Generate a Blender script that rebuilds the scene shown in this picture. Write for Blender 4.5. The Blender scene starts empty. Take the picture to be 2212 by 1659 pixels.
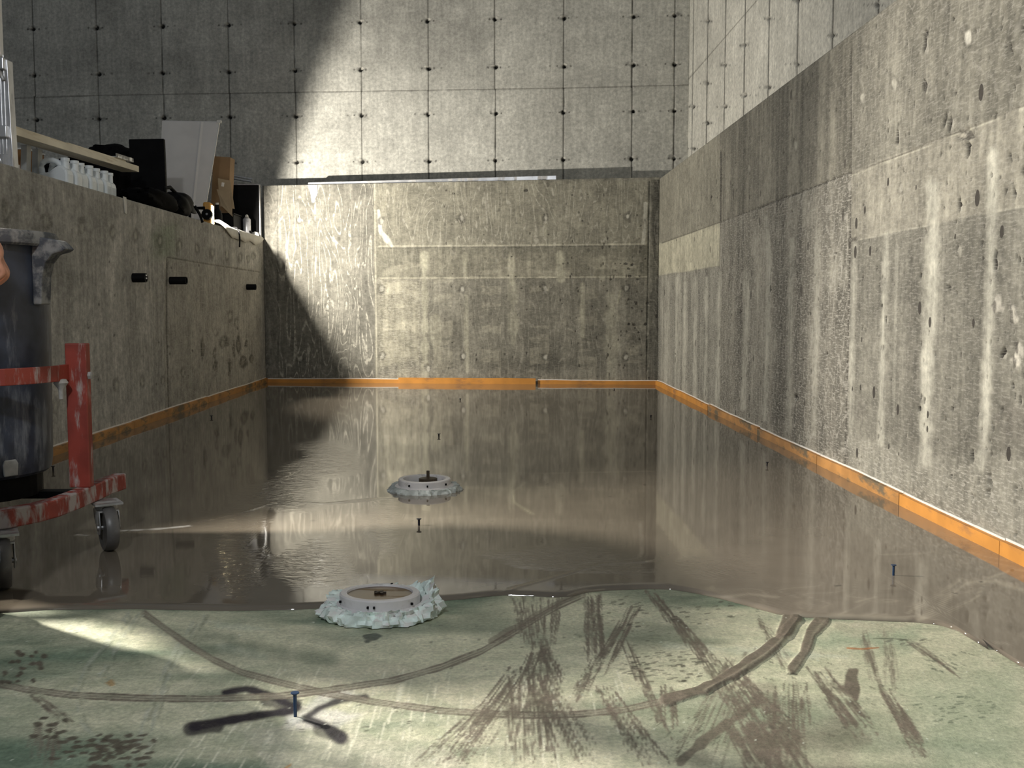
import bpy, math, random
import numpy as np
from mathutils import Vector, Matrix

S = bpy.context.scene
COL = S.collection
PI = math.pi
random.seed(7)

# ------------------------------------------------------------------ camera
F = 2200.0                      # focal length in pixels of the 2212 x 1659 frame
CX, CY = 1106.0, 829.5
PITCH = math.atan(171.5 / F)    # looking slightly down
YAW = math.atan(40.0 / F)       # turned slightly to the right of the basin axis
H = 0.70
cam_d = bpy.data.cameras.new('camera')
cam_d.sensor_width = 36.0
cam_d.lens = F / 2212.0 * 36.0
cam_d.clip_start = 0.02
cam = bpy.data.objects.new('camera', cam_d)
cam.location = (0, 0, H)
cam.rotation_euler = (PI / 2 - PITCH, 0, -YAW)
COL.objects.link(cam)
S.camera = cam
# ------------------------------------------------------------------ world, exposure
w = bpy.data.worlds.new('World'); S.world = w; w.use_nodes = True
WB = w.node_tree.nodes['Background']
WB.inputs[0].default_value = (0.86, 0.93, 1.0, 1)
WB.inputs[1].default_value = 0.12
S.view_settings.view_transform = 'Standard'
S.view_settings.look = 'None'
S.view_settings.gamma = 1.0
S.view_settings.use_curve_mapping = False
S.view_settings.exposure = 0.0
LAMP_A = dict(pos=(-2.085, 7.75, 1.375), power=315, color=(1.0, 0.945, 0.84))   # work lamp on the left rim
LAMP_B = dict(pos=(-2.27, 3.07, 1.40), power=720, color=(1.0, 0.935, 0.83))   # lamp on a stand, left of the frame
LAMP_C = dict(pos=(-0.8, -0.6, 2.9), power=215, color=(0.93, 0.97, 1.0))      # unseen fill lamp, added high behind the camera

# ------------------------------------------------------------------ photo geometry
RM = np.array(cam.rotation_euler.to_matrix())
C0 = np.array([0, 0, H])
def ray(px, py):
    return RM @ np.array([(px - CX) / F, (CY - py) / F, -1.0])
def onz(px, py, z):
    d = ray(px, py); return C0 + d * ((z - H) / d[2])
def onx(px, py, x):
    d = ray(px, py); return C0 + d * (x / d[0])
def ony(px, py, y):
    d = ray(px, py); return C0 + d * (y / d[1])
def onplane(px, py, p, n):
    d = ray(px, py); return C0 + d * (np.dot(np.array(p) - C0, n) / np.dot(d, n))
def proj(P):
    q = (P - C0) @ RM
    return CX + F * q[:, 0] / -q[:, 2], CY - F * q[:, 1] / -q[:, 2]

# ------------------------------------------------------------------ noise
_rng = np.random.RandomState(3)
_lat = _rng.rand(256, 256)
def vn(x, y, seed=0):
    x = x + seed * 17.31; y = y + seed * 9.73
    xi = np.floor(x).astype(int); yi = np.floor(y).astype(int)
    fx = x - xi; fy = y - yi
    fx = fx * fx * (3 - 2 * fx); fy = fy * fy * (3 - 2 * fy)
    a = _lat[xi % 256, yi % 256]; b = _lat[(xi + 1) % 256, yi % 256]
    c = _lat[xi % 256, (yi + 1) % 256]; d = _lat[(xi + 1) % 256, (yi + 1) % 256]
    return (a * (1 - fx) + b * fx) * (1 - fy) + (c * (1 - fx) + d * fx) * fy
def fbm(x, y, seed=0, oct=4):
    s = 0; a = 0.5; t = 0
    for o in range(oct):
        s = s + a * vn(x * 2 ** o, y * 2 ** o, seed + o * 3); t += a; a *= 0.55
    return s / t
def sst(a, b, x):
    t = np.clip((x - a) / (b - a), 0, 1); return t * t * (3 - 2 * t)

# ------------------------------------------------------------------ canvas: marks on a surface, kept as colour attributes
class Canvas:
    def __init__(self, P, u, v):
        self.px, self.py = proj(P)
        self.u, self.v = u, v
        n = len(P)
        self.C = np.zeros((n, 3)); self.M = np.zeros((n, 3)); self.D = np.zeros(n)
    def mix(self, m, col, idx=None):
        if idx is None:
            self.C = self.C * (1 - m[:, None]) + np.array(col)[None] * m[:, None]
        else:
            self.C[idx] = self.C[idx] * (1 - m[:, None]) + np.array(col)[None] * m[:, None]
    def mul(self, m, k):
        self.C *= (1 + m * (k - 1))[:, None]
    def box(self, x0, y0, x1, y1, pad):
        return np.nonzero((self.px > x0 - pad) & (self.px < x1 + pad) & (self.py > y0 - pad) & (self.py < y1 + pad))[0]
    def dist(self, pts, idx):
        X = self.px[idx]; Y = self.py[idx]; best = np.full(len(idx), 1e9); T = np.zeros(len(idx)); acc = 0
        for (ax, ay), (bx, by) in zip(pts[:-1], pts[1:]):
            dx, dy = bx - ax, by - ay; L2 = dx * dx + dy * dy + 1e-9
            t = np.clip(((X - ax) * dx + (Y - ay) * dy) / L2, 0, 1)
            d = np.hypot(X - ax - t * dx, Y - ay - t * dy)
            m = d < best; best[m] = d[m]; T[m] = acc + t[m] * math.sqrt(L2); acc += math.sqrt(L2)
        return best, T
    def line(self, pts, w, col, a=1.0, soft=1.5, rag=0.0, dash=0.0, disp=0.0, mask=None):
        xs = [p[0] for p in pts]; ys = [p[1] for p in pts]
        idx = self.box(min(xs), min(ys), max(xs), max(ys), w + soft + 3)
        if len(idx) == 0: return
        d, t = self.dist(pts, idx)
        ww = w / 2
        if rag: ww = ww * (1 + rag * (2 * vn(t / 22.0, np.full_like(t, xs[0] * .37)) - 1))
        m = a * (1 - sst(ww - soft / 2, ww + soft / 2, d))
        if dash: m = m * sst(dash - .12, dash + .12, vn(t / 14.0, self.px[idx] * .11 + ys[0] * .31))
        if col is not None: self.mix(m, col, idx)
        self.D[idx] = self.D[idx] + disp * m
        if mask is not None: self.M[idx, mask] = np.maximum(self.M[idx, mask], m)
    def blob(self, cx, cy, rx, ry, col, a=1.0, soft=.4, rag=.3, rot=0, disp=0, mask=None):
        r = max(rx, ry) * (1.6 + soft)
        idx = self.box(cx - r, cy - r, cx + r, cy + r, 0)
        if len(idx) == 0: return
        X = self.px[idx] - cx; Y = self.py[idx] - cy
        c, s = math.cos(rot), math.sin(rot)
        X, Y = X * c + Y * s, -X * s + Y * c
        d = np.hypot(X / rx, Y / ry)
        d = d * (1 + rag * (2 * vn(self.px[idx] / (rx * .8 + 2), self.py[idx] / (ry * .8 + 2), int(cx) % 50) - 1))
        m = a * (1 - sst(1 - soft, 1 + soft, d))
        if col is not None: self.mix(m, col, idx)
        self.D[idx] += disp * m
        if mask is not None: self.M[idx, mask] = np.maximum(self.M[idx, mask], m)
    def poly(self, pts, soft=3.0, rag=0.0):
        """signed soft mask of a polygon (0..1) over all vertices"""
        X, Y = self.px, self.py
        if rag:
            X = X + rag * (2 * fbm(X / 22, Y / 22, 5, 3) - 1); Y = Y + rag * (2 * fbm(X / 22, Y / 22, 9, 3) - 1)
        ins = np.zeros(len(X), bool); best = np.full(len(X), 1e9)
        n = len(pts)
        for i in range(n):
            ax, ay = pts[i]; bx, by = pts[(i + 1) % n]
            if ay != by:
                c = ((ay > Y) != (by > Y)) & (X < (bx - ax) * (Y - ay) / (by - ay) + ax)
                ins ^= c
            dx, dy = bx - ax, by - ay; L2 = dx * dx + dy * dy + 1e-9
            t = np.clip(((X - ax) * dx + (Y - ay) * dy) / L2, 0, 1)
            best = np.minimum(best, np.hypot(X - ax - t * dx, Y - ay - t * dy))
        sd = np.where(ins, best, -best)
        return sst(-soft, soft, sd)
    def oval(self, x, y, r=9, k=1.0, st=1.25):       # patched cone hole: darker ring, pale core
        base = (.075, .07, .06)
        self.blob(x, y, r * .9, r * st, base, min(.9, .55 * k), .35, .35, disp=-.003)
        self.blob(x + 1, y, r * .42, r * .55 * st, (.48, .46, .40), min(.95, .7 * k), .4, .4)

# ------------------------------------------------------------------ objects
def tag(o, label=None, cat=None, group=None, kind=None):
    if label: o['label'] = label
    if cat: o['category'] = cat
    if group: o['group'] = group
    if kind: o['kind'] = kind
    return o
def link(name, me, m=None, parent=None, smooth=False):
    o = bpy.data.objects.new(name, me); COL.objects.link(o)
    if m: me.materials.append(m)
    if parent: o.parent = parent
    if smooth:
        me.polygons.foreach_set('use_smooth', [True] * len(me.polygons))
    return o
def empty(name, loc=(0, 0, 0), rz=0):
    o = bpy.data.objects.new(name, None); o.location = loc; o.rotation_euler = (0, 0, rz)
    o.empty_display_size = .05; COL.objects.link(o); return o

def grid_mesh(name, us, vs, fn, m, paint, normal, parent=None, skirt=None):
    """surface sheet with vertices at fn(u, v); paint(canvas) sets its marks; relief goes along the normal"""
    U, V = np.meshgrid(us, vs); U = U.ravel(); V = V.ravel()
    P = fn(U, V)
    cv = Canvas(P, U, V); paint(cv)
    P = P + cv.D[:, None] * np.array(normal)[None]
    nu, nv = len(us), len(vs)
    idx = np.arange(nu * nv).reshape(nv, nu)
    a = idx[:-1, :-1].ravel(); b = idx[:-1, 1:].ravel(); c = idx[1:, 1:].ravel(); d = idx[1:, :-1].ravel()
    quads = np.stack([a, b, c, d], 1)
    n0 = np.cross(P[b[0]] - P[a[0]], P[d[0]] - P[a[0]])
    if np.dot(n0, normal) < 0: quads = quads[:, ::-1]
    C, M = cv.C, cv.M
    if skirt is not None:                      # give the sheet a body: back face set off by the vector skirt
        ring = np.concatenate([idx[0, :], idx[1:, -1], idx[-1, -2::-1], idx[-2:0:-1, 0]])
        base = len(P); B = P[ring] + np.array(skirt)[None]
        P = np.concatenate([P, B]); C = np.concatenate([C, C[ring]]); M = np.concatenate([M, M[ring]])
        nr = len(ring); r2 = np.arange(nr) + base
        extra = np.stack([ring, np.roll(ring, -1), np.roll(r2, -1), r2], 1)
        if np.dot(n0, normal) > 0: extra = extra[:, ::-1]
        quads = np.concatenate([quads, extra])
        cs = [base, base + nu - 1, base + nu - 1 + nv - 1, base + 2 * (nu - 1) + nv - 1]
        back = np.array([cs[::-1] if np.dot(n0, normal) > 0 else cs]); quads = np.concatenate([quads, back])
    me = bpy.data.meshes.new(name)
    me.vertices.add(len(P)); me.vertices.foreach_set('co', P.astype(np.float32).ravel())
    nq = len(quads)
    me.loops.add(nq * 4); me.loops.foreach_set('vertex_index', quads.astype(np.int32).ravel())
    me.polygons.add(nq)
    me.polygons.foreach_set('loop_start', np.arange(nq, dtype=np.int32) * 4)
    me.update(calc_edges=True); me.validate()
    for nm, arr in (('Col', C), ('Mask', M)):
        at = me.color_attributes.new(nm, 'FLOAT_COLOR', 'POINT')
        at.data.foreach_set('color', np.concatenate([np.clip(arr, 0, 2), np.ones((len(arr), 1))], 1).astype(np.float32).ravel())
    return link(name, me, m, parent, smooth=True)

class MB:
    """collects simple shaped pieces into one mesh"""
    def __init__(self): self.v = []; self.f = []
    def add(self, vs, fs):
        b = len(self.v); self.v += [tuple(p) for p in vs]; self.f += [tuple(i + b for i in f) for f in fs]; return self
    def hexa(self, p):      # 8 points: bottom 4 ccw, top 4 ccw
        return self.add(p, [(3, 2, 1, 0), (4, 5, 6, 7), (0, 1, 5, 4), (1, 2, 6, 5), (2, 3, 7, 6), (3, 0, 4, 7)])
    def box(self, c, s, rz=0, rx=0, ry=0):
        R = (Matrix.Rotation(rz, 3, 'Z') @ Matrix.Rotation(ry, 3, 'Y') @ Matrix.Rotation(rx, 3, 'X'))
        pts = []
        for dz in (-1, 1):
            for dx, dy in ((-1, -1), (1, -1), (1, 1), (-1, 1)):
                pts.append(Vector(c) + R @ Vector((dx * s[0] / 2, dy * s[1] / 2, dz * s[2] / 2)))
        return self.hexa(pts)
    def tube(self, path, r, n=12, closed=False, flat=None):
        """round (or flat = (half width, half height)) bar along a path; r may be a list"""
        P = [Vector(p) for p in path]; k = len(P); rings = []
        up0 = Vector((0, 0, 1))
        for i in range(k):
            if closed: t = (P[(i + 1) % k] - P[i - 1]).normalized()
            else: t = (P[min(i + 1, k - 1)] - P[max(i - 1, 0)]).normalized()
            up = up0 if abs(t.dot(up0)) < .95 else Vector((0, 1, 0))
            s = t.cross(up).normalized(); u = s.cross(t).normalized()
            rr = r[i] if isinstance(r, (list, tuple)) else r
            ring = []
            if flat:
                for a, b in ((-1, -1), (1, -1), (1, 1), (-1, 1)): ring.append(P[i] + s * a * flat[0] + u * b * flat[1])
            else:
                for j in range(n):
                    a = 2 * PI * j / n; ring.append(P[i] + s * math.cos(a) * rr + u * math.sin(a) * rr)
            rings.append(ring)
        m = len(rings[0]); vs = [p for rg in rings for p in rg]; fs = []
        for i in range(k if closed else k - 1):
            i2 = (i + 1) % k
            for j in range(m):
                fs.append((i * m + j, i * m + (j + 1) % m, i2 * m + (j + 1) % m, i2 * m + j))
        if not closed:
            fs.append(tuple(range(m))[::-1]); fs.append(tuple((k - 1) * m + j for j in range(m)))
        return self.add(vs, fs)
    def lathe(self, prof, c=(0, 0, 0), n=32, ax='Z', closed=False, wob=None):
        vs = []; fs = []; k = len(prof)
        for i, (r, z) in enumerate(prof):
            for j in range(n):
                a = 2 * PI * j / n
                rr, zz = (r, z) if wob is None else wob(i, a, r, z)
                p = (math.cos(a) * rr, math.sin(a) * rr, zz)
                if ax == 'X': p = (zz, p[0], p[1])
                if ax == 'Y': p = (p[1], zz, p[0])
                vs.append((p[0] + c[0], p[1] + c[1], p[2] + c[2]))
        for i in range(k if closed else k - 1):
            i2 = (i + 1) % k
            for j in range(n):
                fs.append((i * n + j, i * n + (j + 1) % n, i2 * n + (j + 1) % n, i2 * n + j))
        if not closed:
            fs.append(tuple(range(n))[::-1]); fs.append(tuple((k - 1) * n + j for j in range(n)))
        return self.add(vs, fs)
    def prism(self, poly, d, c=(0, 0, 0), ax='Y'):
        """poly is a list of (a, b); extruded by d along the axis"""
        n = len(poly); vs = []
        for s in (-.5, .5):
            for a, b in poly:
                p = {'Y': (a, s * d, b), 'X': (s * d, a, b), 'Z': (a, b, s * d)}[ax]
                vs.append((p[0] + c[0], p[1] + c[1], p[2] + c[2]))
        fs = [tuple(range(n)), tuple(range(2 * n - 1, n - 1, -1))] + [(i, i + n, (i + 1) % n + n, (i + 1) % n) for i in range(n)]
        return self.add(vs, fs)
    def build(self, name, m, parent=None, bevel=0, smooth=False, sub=0, at=None):
        me = bpy.data.meshes.new(name); me.from_pydata(self.v, [], self.f); me.update()
        import bmesh
        bm = bmesh.new(); bm.from_mesh(me); bmesh.ops.recalc_face_normals(bm, faces=bm.faces); bm.to_mesh(me); bm.free()
        o = link(name, me, m, parent, smooth)
        if smooth: 
            me.set_sharp_from_angle(angle=math.radians(38))
        if bevel:
            b = o.modifiers.new('bevel', 'BEVEL'); b.width = bevel; b.segments = 2; b.limit_method = 'ANGLE'
        if sub:
            b = o.modifiers.new('sub', 'SUBSURF'); b.levels = sub; b.render_levels = sub
        if at is not None: o.location = at
        return o

# ------------------------------------------------------------------ materials
def nt(name):
    m = bpy.data.materials.new(name); m.use_nodes = True; t = m.node_tree
    return m, t, t.nodes, t.links, t.nodes['Principled BSDF']
def N(ns, typ, **kw):
    n = ns.new(typ)
    for k, v in kw.items():
        if k in n.inputs.keys(): n.inputs[k].default_value = v
        else: setattr(n, k, v)
    return n
def mixrgb(ns, ls, fac, a, b, mode='MIX'):
    n = ns.new('ShaderNodeMix'); n.data_type = 'RGBA'; n.blend_type = mode
    for i, x in ((0, fac), (6, a), (7, b)):
        if hasattr(x, 'links'): ls.new(x, n.inputs[i])
        else: n.inputs[i].default_value = x if i == 0 else (*x[:3], 1)
    return n.outputs[2]
def ramp(ns, ls, x, a, b, va=0.0, vb=1.0, smooth=True):
    n = ns.new('ShaderNodeMapRange'); n.interpolation_type = 'SMOOTHSTEP' if smooth else 'LINEAR'
    ls.new(x, n.inputs[0]); n.inputs[1].default_value = a; n.inputs[2].default_value = b
    n.inputs[3].default_value = va; n.inputs[4].default_value = vb
    return n.outputs[0]
def math_(ns, ls, op, a, b):
    n = ns.new('ShaderNodeMath'); n.operation = op
    for i, x in ((0, a), (1, b)):
        if hasattr(x, 'links'): ls.new(x, n.inputs[i])
        else: n.inputs[i].default_value = x
    return n.outputs[0]
def bump(ns, ls, h, bs, strength, dist):
    n = ns.new('ShaderNodeBump'); n.inputs['Strength'].default_value = strength; n.inputs['Distance'].default_value = dist
    ls.new(h, n.inputs['Height']); ls.new(n.outputs[0], bs.inputs['Normal']); return n

def plain(name, col, rough=.6, metal=0, var=.15, scale=18, spec=.5, dirt=None, dirt_amt=.5, stretch=(1, 1, 1), bmp=.1, dscale=9, trans=0, coat=0):
    m, t, ns, ls, bs = nt(name)
    tc = ns.new('ShaderNodeTexCoord')
    n1 = N(ns, 'ShaderNodeTexNoise', Scale=scale, Detail=5.0)
    ls.new(tc.outputs['Object'], n1.inputs['Vector'])
    lo = tuple(c * (1 - var) for c in col); hi = tuple(min(1, c * (1 + var)) for c in col)
    c = mixrgb(ns, ls, ramp(ns, ls, n1.outputs[0], .3, .7), lo, hi)
    if dirt:
        mp = ns.new('ShaderNodeMapping'); mp.inputs['Scale'].default_value = stretch
        ls.new(tc.outputs['Object'], mp.inputs[0])
        n2 = N(ns, 'ShaderNodeTexNoise', Scale=dscale, Detail=8.0, Roughness=.65)
        ls.new(mp.outputs[0], n2.inputs['Vector'])
        f = ramp(ns, ls, n2.outputs[0], .62 - .3 * dirt_amt, .78 - .3 * dirt_amt)
        c = mixrgb(ns, ls, f, c, dirt)
        r = ns.new('ShaderNodeMapRange'); ls.new(f, r.inputs[0]); r.inputs[3].default_value = rough; r.inputs[4].default_value = .85
        ls.new(r.outputs[0], bs.inputs['Roughness'])
        if metal:
            ls.new(ramp(ns, ls, f, 0, 1, metal, 0), bs.inputs['Metallic'])
    else:
        bs.inputs['Roughness'].default_value = rough
        bs.inputs['Metallic'].default_value = metal
    ls.new(c, bs.inputs['Base Color']); bs.inputs['Specular IOR Level'].default_value = spec
    if trans: bs.inputs['Transmission Weight'].default_value = trans
    if coat: bs.inputs['Coat Weight'].default_value = coat
    if bmp: bump(ns, ls, n1.outputs[0], bs, bmp, .004)
    return m

def concrete(name, axis, grain=(1, 1), pore=26, rough=.8, light=(.56, .53, .45), gsc=5.0, mott=1.0):
    """cast concrete: colour from the wall's own marks, board-print grain (mask R), air pores (mask G), lime (mask B)"""
    m, t, ns, ls, bs = nt(name)
    tc = ns.new('ShaderNodeTexCoord')
    sp = ns.new('ShaderNodeSeparateXYZ'); ls.new(tc.outputs['Object'], sp.inputs[0])
    cb = ns.new('ShaderNodeCombineXYZ')
    ls.new(sp.outputs['X' if axis == 'x' else 'Y'], cb.inputs[0]); ls.new(sp.outputs['Z'], cb.inputs[1])
    uv = cb.outputs[0]
    at = ns.new('ShaderNodeAttribute'); at.attribute_name = 'Col'
    mk = ns.new('ShaderNodeAttribute'); mk.attribute_name = 'Mask'
    ms = ns.new('ShaderNodeSeparateColor'); ls.new(mk.outputs['Color'], ms.inputs[0])
    def noise(sc, det, sx=1, sy=1, r=.6, dist=0):
        mp = ns.new('ShaderNodeMapping'); mp.inputs['Scale'].default_value = (sx, sy, 1); ls.new(uv, mp.inputs[0])
        n = N(ns, 'ShaderNodeTexNoise', Scale=sc, Detail=det, Roughness=r, Distortion=dist); ls.new(mp.outputs[0], n.inputs['Vector'])
        return n.outputs[0]
    big = noise(3.2, 6, 1, 1, .62)
    fine = noise(38, 6, 1, 1, .7)
    vert = noise(9, 5, 3.0, .35, .6)
    c = at.outputs['Color']
    c = mixrgb(ns, ls, 1.0, c, mixrgb(ns, ls, ramp(ns, ls, big, .3, .7), (1 - .2 * mott,) * 3, (1 + .16 * mott,) * 3), 'MULTIPLY')
    c = mixrgb(ns, ls, 1.0, c, mixrgb(ns, ls, ramp(ns, ls, fine, .25, .75), (.74, .74, .73), (1.24, 1.24, 1.21)), 'MULTIPLY')
    med = noise(14, 7, 1, 1, .75)
    c = mixrgb(ns, ls, 1.0, c, mixrgb(ns, ls, ramp(ns, ls, med, .32, .68), (1 - .2 * mott,) * 3, (1 + .18 * mott,) * 3), 'MULTIPLY')
    c = mixrgb(ns, ls, 1.0, c, mixrgb(ns, ls, ramp(ns, ls, vert, .3, .7), (1 - .20 * mott,) * 3, (1 + .18 * mott,) * 3), 'MULTIPLY')
    # grain printed by the rotary cut plywood: contour lines of a stretched noise
    g = noise(gsc, 2.2, grain[0], grain[1], .5, .35)
    gl = math_(ns, ls, 'PINGPONG', math_(ns, ls, 'MULTIPLY', g, 17.0), .5)
    gl = ramp(ns, ls, gl, .36, .47)
    brk = ramp(ns, ls, noise(30, 4), .35, .6)
    gl = math_(ns, ls, 'MULTIPLY', math_(ns, ls, 'MULTIPLY', gl, brk), ms.outputs[0])
    c = mixrgb(ns, ls, gl, c, light)
    # lime flakes
    lime = noise(60, 5, .45, 2.2, .75)
    lf = math_(ns, ls, 'MULTIPLY', ramp(ns, ls, lime, .50, .60), ms.outputs[2])
    c = mixrgb(ns, ls, lf, c, light)
    # pores
    mp = ns.new('ShaderNodeMapping'); mp.inputs['Scale'].default_value = (1, .6, 1); ls.new(uv, mp.inputs[0])
    vo = N(ns, 'ShaderNodeTexVoronoi', Scale=float(pore), Randomness=1.0); ls.new(mp.outputs[0], vo.inputs['Vector'])
    vs2 = ns.new('ShaderNodeSeparateColor'); ls.new(vo.outputs['Color'], vs2.inputs[0])
    rad = ramp(ns, ls, vs2.outputs[0], .5, 1.0, 0.0, .23, False)
    pr = math_(ns, ls, 'LESS_THAN', math_(ns, ls, 'ADD', vo.outputs['Distance'], math_(ns, ls, 'MULTIPLY', noise(90, 3), .06)), math_(ns, ls, 'ADD', rad, .02))
    pr = math_(ns, ls, 'MULTIPLY', pr, ms.outputs[1])
    c = mixrgb(ns, ls, math_(ns, ls, 'MULTIPLY', pr, .92), c, (.035, .03, .026))
    ls.new(c, bs.inputs['Base Color'])
    bs.inputs['Roughness'].default_value = rough
    bs.inputs['Specular IOR Level'].default_value = .3
    hh = math_(ns, ls, 'SUBTRACT', math_(ns, ls, 'ADD', math_(ns, ls, 'MULTIPLY', fine, .45), math_(ns, ls, 'MULTIPLY', gl, .5)), math_(ns, ls, 'MULTIPLY', pr, 1.5))
    bump(ns, ls, hh, bs, .55, .004)
    return m

# ------------------------------------------------------------------ the basin
XL, XR, ZL, ZR = -2.03, 1.42, 1.282, 1.769
BL = np.array([XL, 9.10, 0.0]); BR = np.array([XR, 8.776, 0.0])
BD = (BR - BL) / np.linalg.norm(BR - BL)                 # along the back wall
BN = np.array([-BD[1], BD[0], 0]) * -1                    # towards the camera
if BN[1] > 0: BN = -BN
def back_y(x): return 9.10 + (x - XL) * (BR[1] - BL[1]) / (BR[0] - BL[0])
UP = 0.40                                                 # basement wall behind, measured along y
XU = 1.728                                                # basement wall on the right
XEND = 3.115                                               # the left wall starts here

M_back = concrete('cast_concrete_back', 'x', grain=(3.0, .55), pore=17, gsc=1.55, light=(.54, .51, .43))
M_right = concrete('cast_concrete_right', 'y', grain=(2.2, .8), pore=13, gsc=1.6, light=(.44, .42, .37))
M_left = concrete('cast_concrete_left', 'y', grain=(.6, 2.4), pore=12, gsc=2.2, light=(.42, .40, .35))
M_upx = concrete('formed_concrete_back', 'x', grain=(1, 1), pore=30, light=(.55, .53, .48), mott=.55)
M_upy = concrete('formed_concrete_right', 'y', grain=(1, 1), pore=30, light=(.55, .53, .48), mott=.55)

def tonefill(cv, base, a=.14, sc=1.3, seed=0):
    n = fbm(cv.u * sc, cv.v * sc, seed, 5)
    cv.C[:] = np.array(base)[None] * (1 + a * 2 * (n[:, None] - .5) * 1.6)
def patch(cv, pts, col, a=1.0, soft=3, rag=0):
    cv.mix(cv.poly(pts, soft, rag) * a, col)
def streak_noise(cv, m, amt, fu=14, fv=.7, seed=3):
    n = fbm(cv.u * fu, cv.v * fv, seed, 4)
    cv.C *= (1 + (m * amt * 2 * (n - .5)))[:, None]

# ---- back wall of the basin
def paint_back(cv):
    base = (.245, .232, .192)
    tonefill(cv, base, .2, 1.5, 1)
    px, py = cv.px, cv.py
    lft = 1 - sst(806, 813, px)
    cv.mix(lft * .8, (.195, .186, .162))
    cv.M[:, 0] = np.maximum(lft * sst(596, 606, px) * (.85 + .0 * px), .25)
    cv.M[:, 1] = .35 + .55 * sst(1250, 1330, px)
    cv.M[:, 2] = .12 * (1 - lft) + .05 + .45 * (sst(815, 822, px) * (1 - sst(905, 930, px)) * sst(600, 610, py))
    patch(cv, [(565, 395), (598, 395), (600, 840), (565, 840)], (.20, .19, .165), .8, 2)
    up = [(814, 396), (1398, 390), (1398, 530), (814, 534)]
    patch(cv, up, (.27, .255, .205), .8, 3)
    cv.M[:, 0] = np.maximum(cv.M[:, 0], cv.poly(up, 4) * .55)
    patch(cv, [(814, 536), (1398, 531), (1398, 600), (814, 602)], (.20, .19, .15), .75, 2)
    patch(cv, [(905, 550), (1345, 545), (1345, 600), (905, 600)], (.24, .225, .18), .6, 5, 6)
    low = [(814, 604), (1398, 602), (1398, 835), (814, 835)]
    patch(cv, low, (.235, .222, .185), .7, 3)
    patch(cv, [(818, 604), (908, 604), (908, 770), (818, 800)], (.32, .30, .235), .6, 8, 6)
    for x0, x1, y0, y1, k in ((1018, 1070, 610, 700, .8), (1068, 1110, 600, 835, .92), (1135, 1205, 590, 835, .78), (1225, 1250, 600, 835, .85),
                              (1262, 1310, 626, 820, .74), (1300, 1345, 610, 835, 1.16), (930, 1000, 690, 835, .84), (1350, 1400, 600, 835, .84),
                              (1020, 1215, 770, 835, .8), (1060, 1215, 720, 800, .88), (1355, 1400, 535, 600, .82)):
        m = cv.poly([(x0, y0), (x1, y0 - 1), (x1, y1), (x0, y1)], 9, 10); cv.C *= (1 + m * (k - 1))[:, None]
    for x, y0, y1, wd, a in ((917, 552, 825, 13, .75), (1004, 552, 600, 10, .6), (1007, 640, 800, 9, .45), (1104, 552, 610, 11, .7), (1108, 620, 740, 15, .4),
                             (1211, 552, 602, 12, .7), (1258, 615, 725, 9, .65), (1300, 560, 600, 12, .4), (1178, 480, 525, 4, .5), (1320, 640, 825, 26, .35), (868, 700, 835, 30, .3), (940, 690, 760, 16, .4)):
        cv.line([(x, y0), (x + 1, y1)], wd, (.44, .42, .33), a, 6, .7)
    hazy = fbm(cv.u * 3.0, cv.v * 26, 8, 4)
    m = sst(.53, .62, hazy) * sst(822, 832, px) * (1 - sst(1385, 1398, px)) * sst(552, 560, py) * (.45 * (px < 905) * (py > 604) + .28 * (py > 600) * ((px % 104) < 42) + .3 * (py < 600))
    cv.mix(m, (.47, .44, .35))
    # joints and edges
    cv.line([(809, 396), (814, 834)], 3.2, (.50, .47, .38), .8, 1.5, .4)
    cv.line([(816, 400), (817, 532), (830, 533)], 2, (.1, .1, .08), .3, 2)
    cv.line([(818, 532), (1130, 530), (1395, 527)], 3.4, (.50, .47, .38), .75, 2, .5)
    cv.line([(820, 536), (1397, 531)], 2.0, (.10, .095, .08), .6, 1.5)
    cv.line([(822, 601), (1000, 600), (1398, 598)], 3.4, (.48, .45, .36), .8, 1.6, .6)
    cv.line([(1007, 395), (1007, 530)], 1.8, (.14, .13, .11), .6, 1.5)
    cv.line([(1148, 534), (1148, 598)], 2, (.13, .12, .10), .6, 1.5)
    cv.line([(1403, 392), (1401, 520), (1398, 700), (1397, 830)], 3, (.05, .05, .04), .9, 1.5, .5, disp=-.004)
    patch(cv, [(1405, 388), (1440, 388), (1432, 838), (1400, 838)], (.13, .125, .105), .75, 2)
    streak_noise(cv, cv.poly([(1405, 388), (1440, 388), (1432, 838), (1400, 838)], 2), .9, 16, 2, 12)
    cv.line([(599, 400), (601, 830)], 2.2, (.10, .095, .085), .7, 2)
    cv.line([(818, 455), (822, 500), (846, 530)], 7, (.66, .64, .58), .85, 3, .8)
    cv.line([(1394, 440), (1393, 490), (1389, 524)], 6, (.55, .53, .46), .8, 3, .6)
    cv.line([(1340, 628), (1334, 655)], 4, (.42, .4, .3), .6, 2)
    for x, y in ((648, 775), (823, 477), (997, 472), (1178, 470), (1355, 468), (823, 625), (998, 624), (1177, 623), (1352, 622), (826, 769), (1000, 770), (1177, 771), (1352, 771), (645, 475), (924, 795)):
        cv.oval(x, y, 9, 1.25, 1.05)
    rr = random.Random(2)
    for i in range(130):
        x = rr.uniform(1230, 1400) if i % 2 else rr.uniform(930, 1400); y = rr.uniform(410, 815)
        cv.blob(x, y, rr.uniform(.9, 2.0), rr.uniform(1.2, 3.2), (.04, .035, .03), .8, .3, .4, disp=-.003)
    for x, y in ((1352, 570), (1366, 572), (1358, 580), (1378, 603), (1361, 597), (1359, 700), (1370, 701), (1380, 718), (1398, 655), (1395, 700), (980, 418), (1137, 411)):
        cv.blob(x, y, 3.2, 2.4, (.03, .028, .025), .9, .3, .5, disp=-.004)
    lo = cv.poly([(818, 800), (1398, 800), (1398, 835), (818, 835)], 14, 5)
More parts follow.
